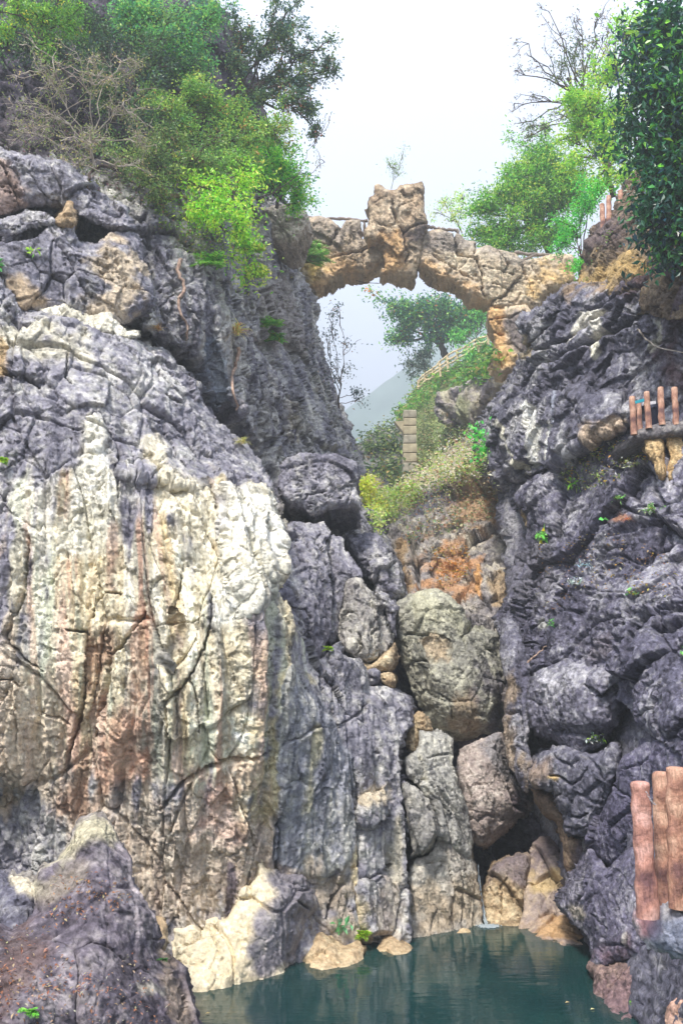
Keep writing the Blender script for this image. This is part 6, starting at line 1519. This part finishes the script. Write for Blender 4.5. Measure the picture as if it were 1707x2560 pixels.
# ---- viewing platform on the right cliff
DP = 16.3
print('Z platform', zdepth(1590,1080), zdepth(1650,1060), zdepth(1700,1050), zdepth(1640,1180), 'posts', zdepth(1500,560), zdepth(1540,540), 'col', zdepth(1023,1100), zdepth(1023,1200))
pf = empty('viewing_platform', P1('I', 1200, 1000, DP))
tag(pf, 'railed cement ledge with tan log posts high on the right cliff', 'platform')
rock('slab', X('I', 770,1130, 830,1025, 960,990, 1160,925, 1290,880, 1370,935, 1511,905, 1720,890, 1720,1060, 1511,1090, 1300,1090, 1100,1125, 900,1160, 800,1170),
     [(1590,1080,DP), (1650,1060,DP), (1707,1070,DP - .2), (1600,1095,DP)], karst(.25, .3, .5, .14, .12, .05, seed=811), palette((70,66,78), (124,120,124), (176,172,166), seed=812, sc=.5), R=.12, th=1.6, parent=pf, back=(0, 1, 0), edge=3, seed=111, step=2)
for k, pl in enumerate((X('I', 940,1140, 1000,1150, 1100,1130, 1200,1130, 1230,1300, 1240,1480, 1250,1640, 1200,1740, 1130,1640, 1080,1480, 1020,1400, 960,1330), X('I', 1265,1120, 1400,1110, 1560,1100, 1740,1100, 1740,1560, 1511,1600, 1400,1660, 1320,1800, 1285,1740, 1300,1560, 1320,1400, 1290,1300))):
    rock('rock_support', pl, [(1630 + 50 * k,1100,DP + .15), (1640 + 50 * k,1180,DP - .55), (1670 + 40 * k,1120,DP)], karst(.5, .4, .6, .18, .1, .03, (1, 1, .6), seed=813 + k), palette((120,96,72), (196,166,122), (228,206,164), seed=815 + k, sc=.7), R=.22, th=1.0, parent=pf, edge=4, seed=112 + k, step=2)
for k, (xt, yt, xb, yb, d, r) in enumerate(((755, 535, 785, 1100, DP - .05, .055), (970, 465, 1005, 1010, DP, .055), (1175, 398, 1195, 960, DP, .057), (1378, 400, 1405, 960, DP - .05, .057), (855, 640, 875, 1050, DP + .9, .05), (1600, 380, 1620, 940, DP - .1, .057))):
    log_post(P1('I', xb, yb, d), PY('I', xt, yt, P1('I', xb, yb, d)[1]), r, M_LOG, pf, 20 + k, flare=.05, rings=10, sides=12)
def board(name, label, c, mat, d):
    P = np.array([P1('I', x, y, d) for x, y in c])
    Q = P + np.array([0, .03, 0])
    V = np.vstack([P, Q])
    F = np.array([[0, 1, 2, 3], [7, 6, 5, 4], [0, 4, 5, 1], [1, 5, 6, 2], [2, 6, 7, 3], [3, 7, 4, 0]])
    return tag(mesh_np(name, V, F, mat, None, False, None, P[0]), label, 'board')
board('board', 'bright blue narrow board behind the first posts of the cliff platform', [(795, 602), (945, 562), (945, 602), (798, 645)], M_BLUE, DP + .35)
board('board', 'white narrow board behind the second post of the cliff platform', [(915, 622), (1108, 598), (1108, 642), (915, 668)], M_WHITE, DP + .42)
# bin behind the posts
bb = P1('I', 1090, 985, DP + .5)
prof = [(0, 0), (.075, 0), (.085, .02), (.10, .30), (.105, .31), (.105, .33), (.09, .36), (.05, .40), (0, .41)]
sides = 18
th = np.linspace(0, 2 * np.pi, sides, endpoint=False)
V = np.array([[bb[0] + r * math.cos(a) * 1.05, bb[1] + r * math.sin(a), bb[2] + z * 1.1] for r, z in prof for a in th])
i = np.arange(len(V)).reshape(len(prof), sides); j = np.roll(i, -1, 1)
bn = empty('litter_bin', bb)
tag(bn, 'dark navy litter bin behind the posts of the cliff platform', 'bin')
mesh_np('body', V[:6 * sides], np.stack([i[:5], j[:5], np.roll(i, -1, 1)[1:6], i[1:6]], -1).reshape(-1, 4), M_BIN, None, True, bn, bb)
mesh_np('lid', V[5 * sides:], np.stack([i[5:-1], j[5:-1], j[6:], i[6:]], -1).reshape(-1, 4) - 5 * sides, M_BIN, None, True, bn, bb)

# ---- three log posts on the upper right ledge
DU = 24.3
r3 = empty('log_railing', P1('B', 1230, 1030, DU))
tag(r3, 'three red-brown log posts on the ledge above the right bridge end', 'railing')
for k, (xt, yt, xb, yb) in enumerate(((1197, 930, 1203, 1060), (1228, 893, 1230, 1050), (1281, 868, 1286, 1030))):
    log_post(P1('B', xb, yb, DU - .1 * k), PY('B', xt, yt, P1('B', xb, yb, DU - .1 * k)[1]), .07, M_LOG, r3, 40 + k, flare=.05, rings=8, sides=12)
rock('ledge', X('B', 1110,1100, 1190,1050, 1260,1010, 1330,980, 1370,1020, 1340,1080, 1280,1130, 1200,1160, 1140,1150), [(1480,590,DU - .2), (1560,560,DU - .4), (1500,620,DU - .1)], karst(.5, .4, .7, .16, .12, .04, seed=821),
     palette((70,60,66), (116,102,98), (166,150,130), seed=822), R=.25, th=1.2, parent=r3, edge=5, seed=115)

# ---- rustic fence on the far slope
DF = 56.5
fe = empty('rustic_fence', P1('K', 1150, 430, DF))
tag(fe, 'pale rustic pole fence climbing the slope under the arch', 'fence')
FP = [((1312, 275), (1318, 350)), ((1235, 295), (1242, 410)), ((1157, 345), (1163, 432)), ((1072, 390), (1078, 482)), ((995, 432), (1004, 562)), ((935, 480), (944, 602)), ((880, 535), (886, 610)), ((820, 575), (825, 640)), ((768, 630), (772, 700))]
for k, (a, b_) in enumerate(FP):
    log_post(P1('K', *b_, DF + k * .35), PY('K', *a, P1('K', *b_, DF + k * .35)[1]), .085, M_FENCE, fe, 60 + k, flare=0, rings=6, sides=8)
for fr_ in (.06, .45, .80):
    for k in range(len(FP) - 1):
        e = []
        for (a, b_), q in ((FP[k], k), (FP[k + 1], k + 1)):
            x, y = a[0] + (b_[0] - a[0]) * fr_, a[1] + (min(b_[1], a[1] + 85) - a[1]) * fr_
            e.append(PY('K', x, y, P1('K', *b_, DF + q * .35)[1] - .05))
        m_ = (e[0] + e[1]) / 2 + RNG.normal(0, .05, 3)
        rail([e[0], m_, e[1]], .062, M_FENCE, fe, seed=int(fr_ * 100) + k)

# ---- square stone column on the far bank
DC = 42.5
sc_ = empty('stone_column', P1('D', 322, 930, DC))
tag(sc_, 'pale square column of stone blocks with a bracket, standing in the gully', 'column')
ys = [930, 885, 838, 795, 752, 712, 672, 636, 600]
def block(c, sx, sy, sz, mat, parent, name='stone_block', bev=.035):
    x, y, z = sx / 2, sy / 2, sz / 2
    V = []
    for zz, q in ((-z, bev), (-z + bev, 0), (z - bev, 0), (z, bev)):
        for ax_, ay in ((-1, -1), (1, -1), (1, 1), (-1, 1)):
            V.append((c[0] + ax_ * (x - q), c[1] + ay * (y - q), c[2] + zz))
    V = np.array(V); V += .03 * np.stack([perlin(V * 1.7 + 9 * k, 5 + k) for k in range(3)], -1)
    F = [[0, 3, 2, 1], [12, 13, 14, 15]]
    for l in range(3):
        for k in range(4):
            F.append([l * 4 + k, l * 4 + (k + 1) % 4, l * 4 + 4 + (k + 1) % 4, l * 4 + 4 + k])
    return mesh_np(name, V, np.array(F), mat, None, False, parent, c)
for k in range(len(ys) - 1):
    Yc = P1('D', 322, 930, DC)[1]
    a, b_ = PY('D', 322 + RNG.normal(0, 1.5), ys[k], Yc), PY('D', 322, ys[k + 1], Yc)
    c = (a + b_) / 2
    block(c, .64 + RNG.normal(0, .03), .6, abs(b_[2] - a[2]) - .012, (M_PILLAR, M_PILLAR2)[k % 3 == 1], sc_)
a = P1('D', 285, 668, DC)
V = np.array([PY('D', x, y, Yc) for x, y in ((252, 650), (300, 648), (300, 720), (285, 690))])
V = np.vstack([V + np.array([0, -.22, 0]), V + np.array([0, .22, 0])])
mesh_np('bracket', V, [np.array([[3, 2, 1, 0], [4, 5, 6, 7], [0, 1, 5, 4], [1, 2, 6, 5], [2, 3, 7, 6], [3, 0, 4, 7]])], M_PILLAR, None, False, sc_, V[0])

# ---- branch rails on the bridge
def bpts(*c, d=DB + .9):
    c = np.array(c, float).reshape(-1, 2)
    return [P1('G', x, y, d) for x, y in c]
for k, (q, r) in enumerate(((bpts(100,360, 165,385, 260,385, 340,388, 425,395), .06), (bpts(410,392, 413,440, 415,500), .055), (bpts(400,470, 430,462), .05), (bpts(270,460, 285,430, 300,440), .045),
                            (bpts(720,425, 760,430, 800,438, 865,442), .07), (bpts(780,432, 800,450, 818,466), .06), (bpts(1150,552, 1230,558, 1300,565, 1400,570), .07), (bpts(1180,600, 1215,575, 1255,562), .06),
                            (bpts(865,440, 875,470), .06), (bpts(690,425, 725,430), .06))):
    rail(q, r, M_GREYLOG, bridge, 'rail', 80 + k)
rail([P1('G', 372, 690, DB + .6), P1('G', 430, 700, DB + .6), P1('G', 500, 702, DB + .4)], .012, M_BARK, bridge, 'cable', 95)

# ------------------------------------------------------------------ waterfall
mf, N, L, b = node_mat('falling water')
b.inputs['Base Color'].default_value = (.66, .76, .82, 1)
b.inputs['Roughness'].default_value = .25
b.inputs['Transmission Weight'].default_value = .5
rng = np.random.default_rng(99)
wp = X('H', 588,1780, 592,1850, 596,1920, 604,2000, 616,2060, 626,2105, 640,2140)
paths, rad = [], []
for k in range(16):
    q = spline(wp, 6, False)
    s = np.linspace(.35, 1, len(q))
    q = q + np.stack([rng.normal(0, 4.0) * s + rng.normal(0, .6, len(q)).cumsum() * .25, 0 * s], -1)
    dd = np.linspace(17.0, 15.95, len(q))
    a = rng.integers(0, 12); e = rng.integers(24, len(q) + 1)
    P = pt(q[:, 0], q[:, 1], dd)
    P = P[np.clip(np.arange(len(q)), a, e - 1)]
    paths.append(P); rad.append(np.full(len(q), rng.uniform(.005, .011)))
V, F = tubes(np.array(paths), np.array(rad), 5)
wf = empty('waterfall', P1('H', 640, 2140, 15.95))
tag(wf, 'thin white waterfall dropping into the far end of the pool', 'waterfall')
mesh_np('stream', V, F, mf, None, True, wf, wf.location)
q = rng.normal(0, 1, (150, 2)) * (11, 2.2) + X('H', 648, 2152)[0]
c = pt(q[:, 0], q[:, 1], wd(q[:, 1]))
ring = np.linspace(0, 2 * np.pi, 6, endpoint=False)
r_ = rng.uniform(.01, .03, len(c))
V = np.concatenate([c[:, None] + r_[:, None, None] * np.stack([np.cos(ring), np.sin(ring), 0 * ring], -1)[None] + np.array([0, 0, .008]), (c + np.array([0, 0, .03]))[:, None]], 1)
k7 = np.arange(len(c))[:, None] * 7
F = np.concatenate([np.stack([k7[:, 0] + i, k7[:, 0] + (i + 1) % 6, k7[:, 0] + 6], -1) for i in range(6)])
mesh_np('foam', V.reshape(-1, 3), F, mf, None, True, wf, c.mean(0))['kind'] = 'stuff'

# leaves afloat on the pool
rng = np.random.default_rng(77)
FL = [('Q', 770, 2148, 'pale leaf afloat near the right bank'), ('Q', 555, 2090, 'brown leaf afloat in the middle of the dark water'), ('E', 935, 1525, 'yellow leaf afloat at the left bank')]
for cr_, x, y, lbl in FL:
    u, v = X(cr_, x, y)[0]
    c = pt(u, v, wd(v)) + np.array([0, 0, .012])
    V, F = leaf_quads(c[None], np.array([[.9, .3, .05]]), np.array([.075]), .5, rng, 6)
    tag(mesh_np('floating_leaf', V, F, ML, leaf_cols(1, [((206, 180, 130), 1)], rng), False, None, c), lbl, 'leaf', 'leaves afloat on the pool')

# ------------------------------------------------------------------ air
mh = bpy.data.materials.new('haze')
mh.use_nodes = True
mh.node_tree.nodes.clear()
ho = mh.node_tree.nodes.new('ShaderNodeOutputMaterial')
hv = mh.node_tree.nodes.new('ShaderNodeVolumePrincipled')
hv.inputs['Color'].default_value = (.84, .93, 1.0, 1)
hv.inputs['Density'].default_value = .0040
hv.inputs['Anisotropy'].default_value = .2
mh.node_tree.links.new(hv.outputs[0], ho.inputs['Volume'])
x0, x1, y0, y1, z0, z1 = -420, 420, -420, 520, -30, 186
V = np.array([(x, y, z) for z in (z0, z1) for x, y in ((x0, y0), (x1, y0), (x1, y1), (x0, y1))], float)
F = np.array([[0, 3, 2, 1], [4, 5, 6, 7], [0, 1, 5, 4], [1, 2, 6, 5], [2, 3, 7, 6], [3, 0, 4, 7]])
if True:
    tag(mesh_np('haze', V, F, mh, None, False), kind='stuff')
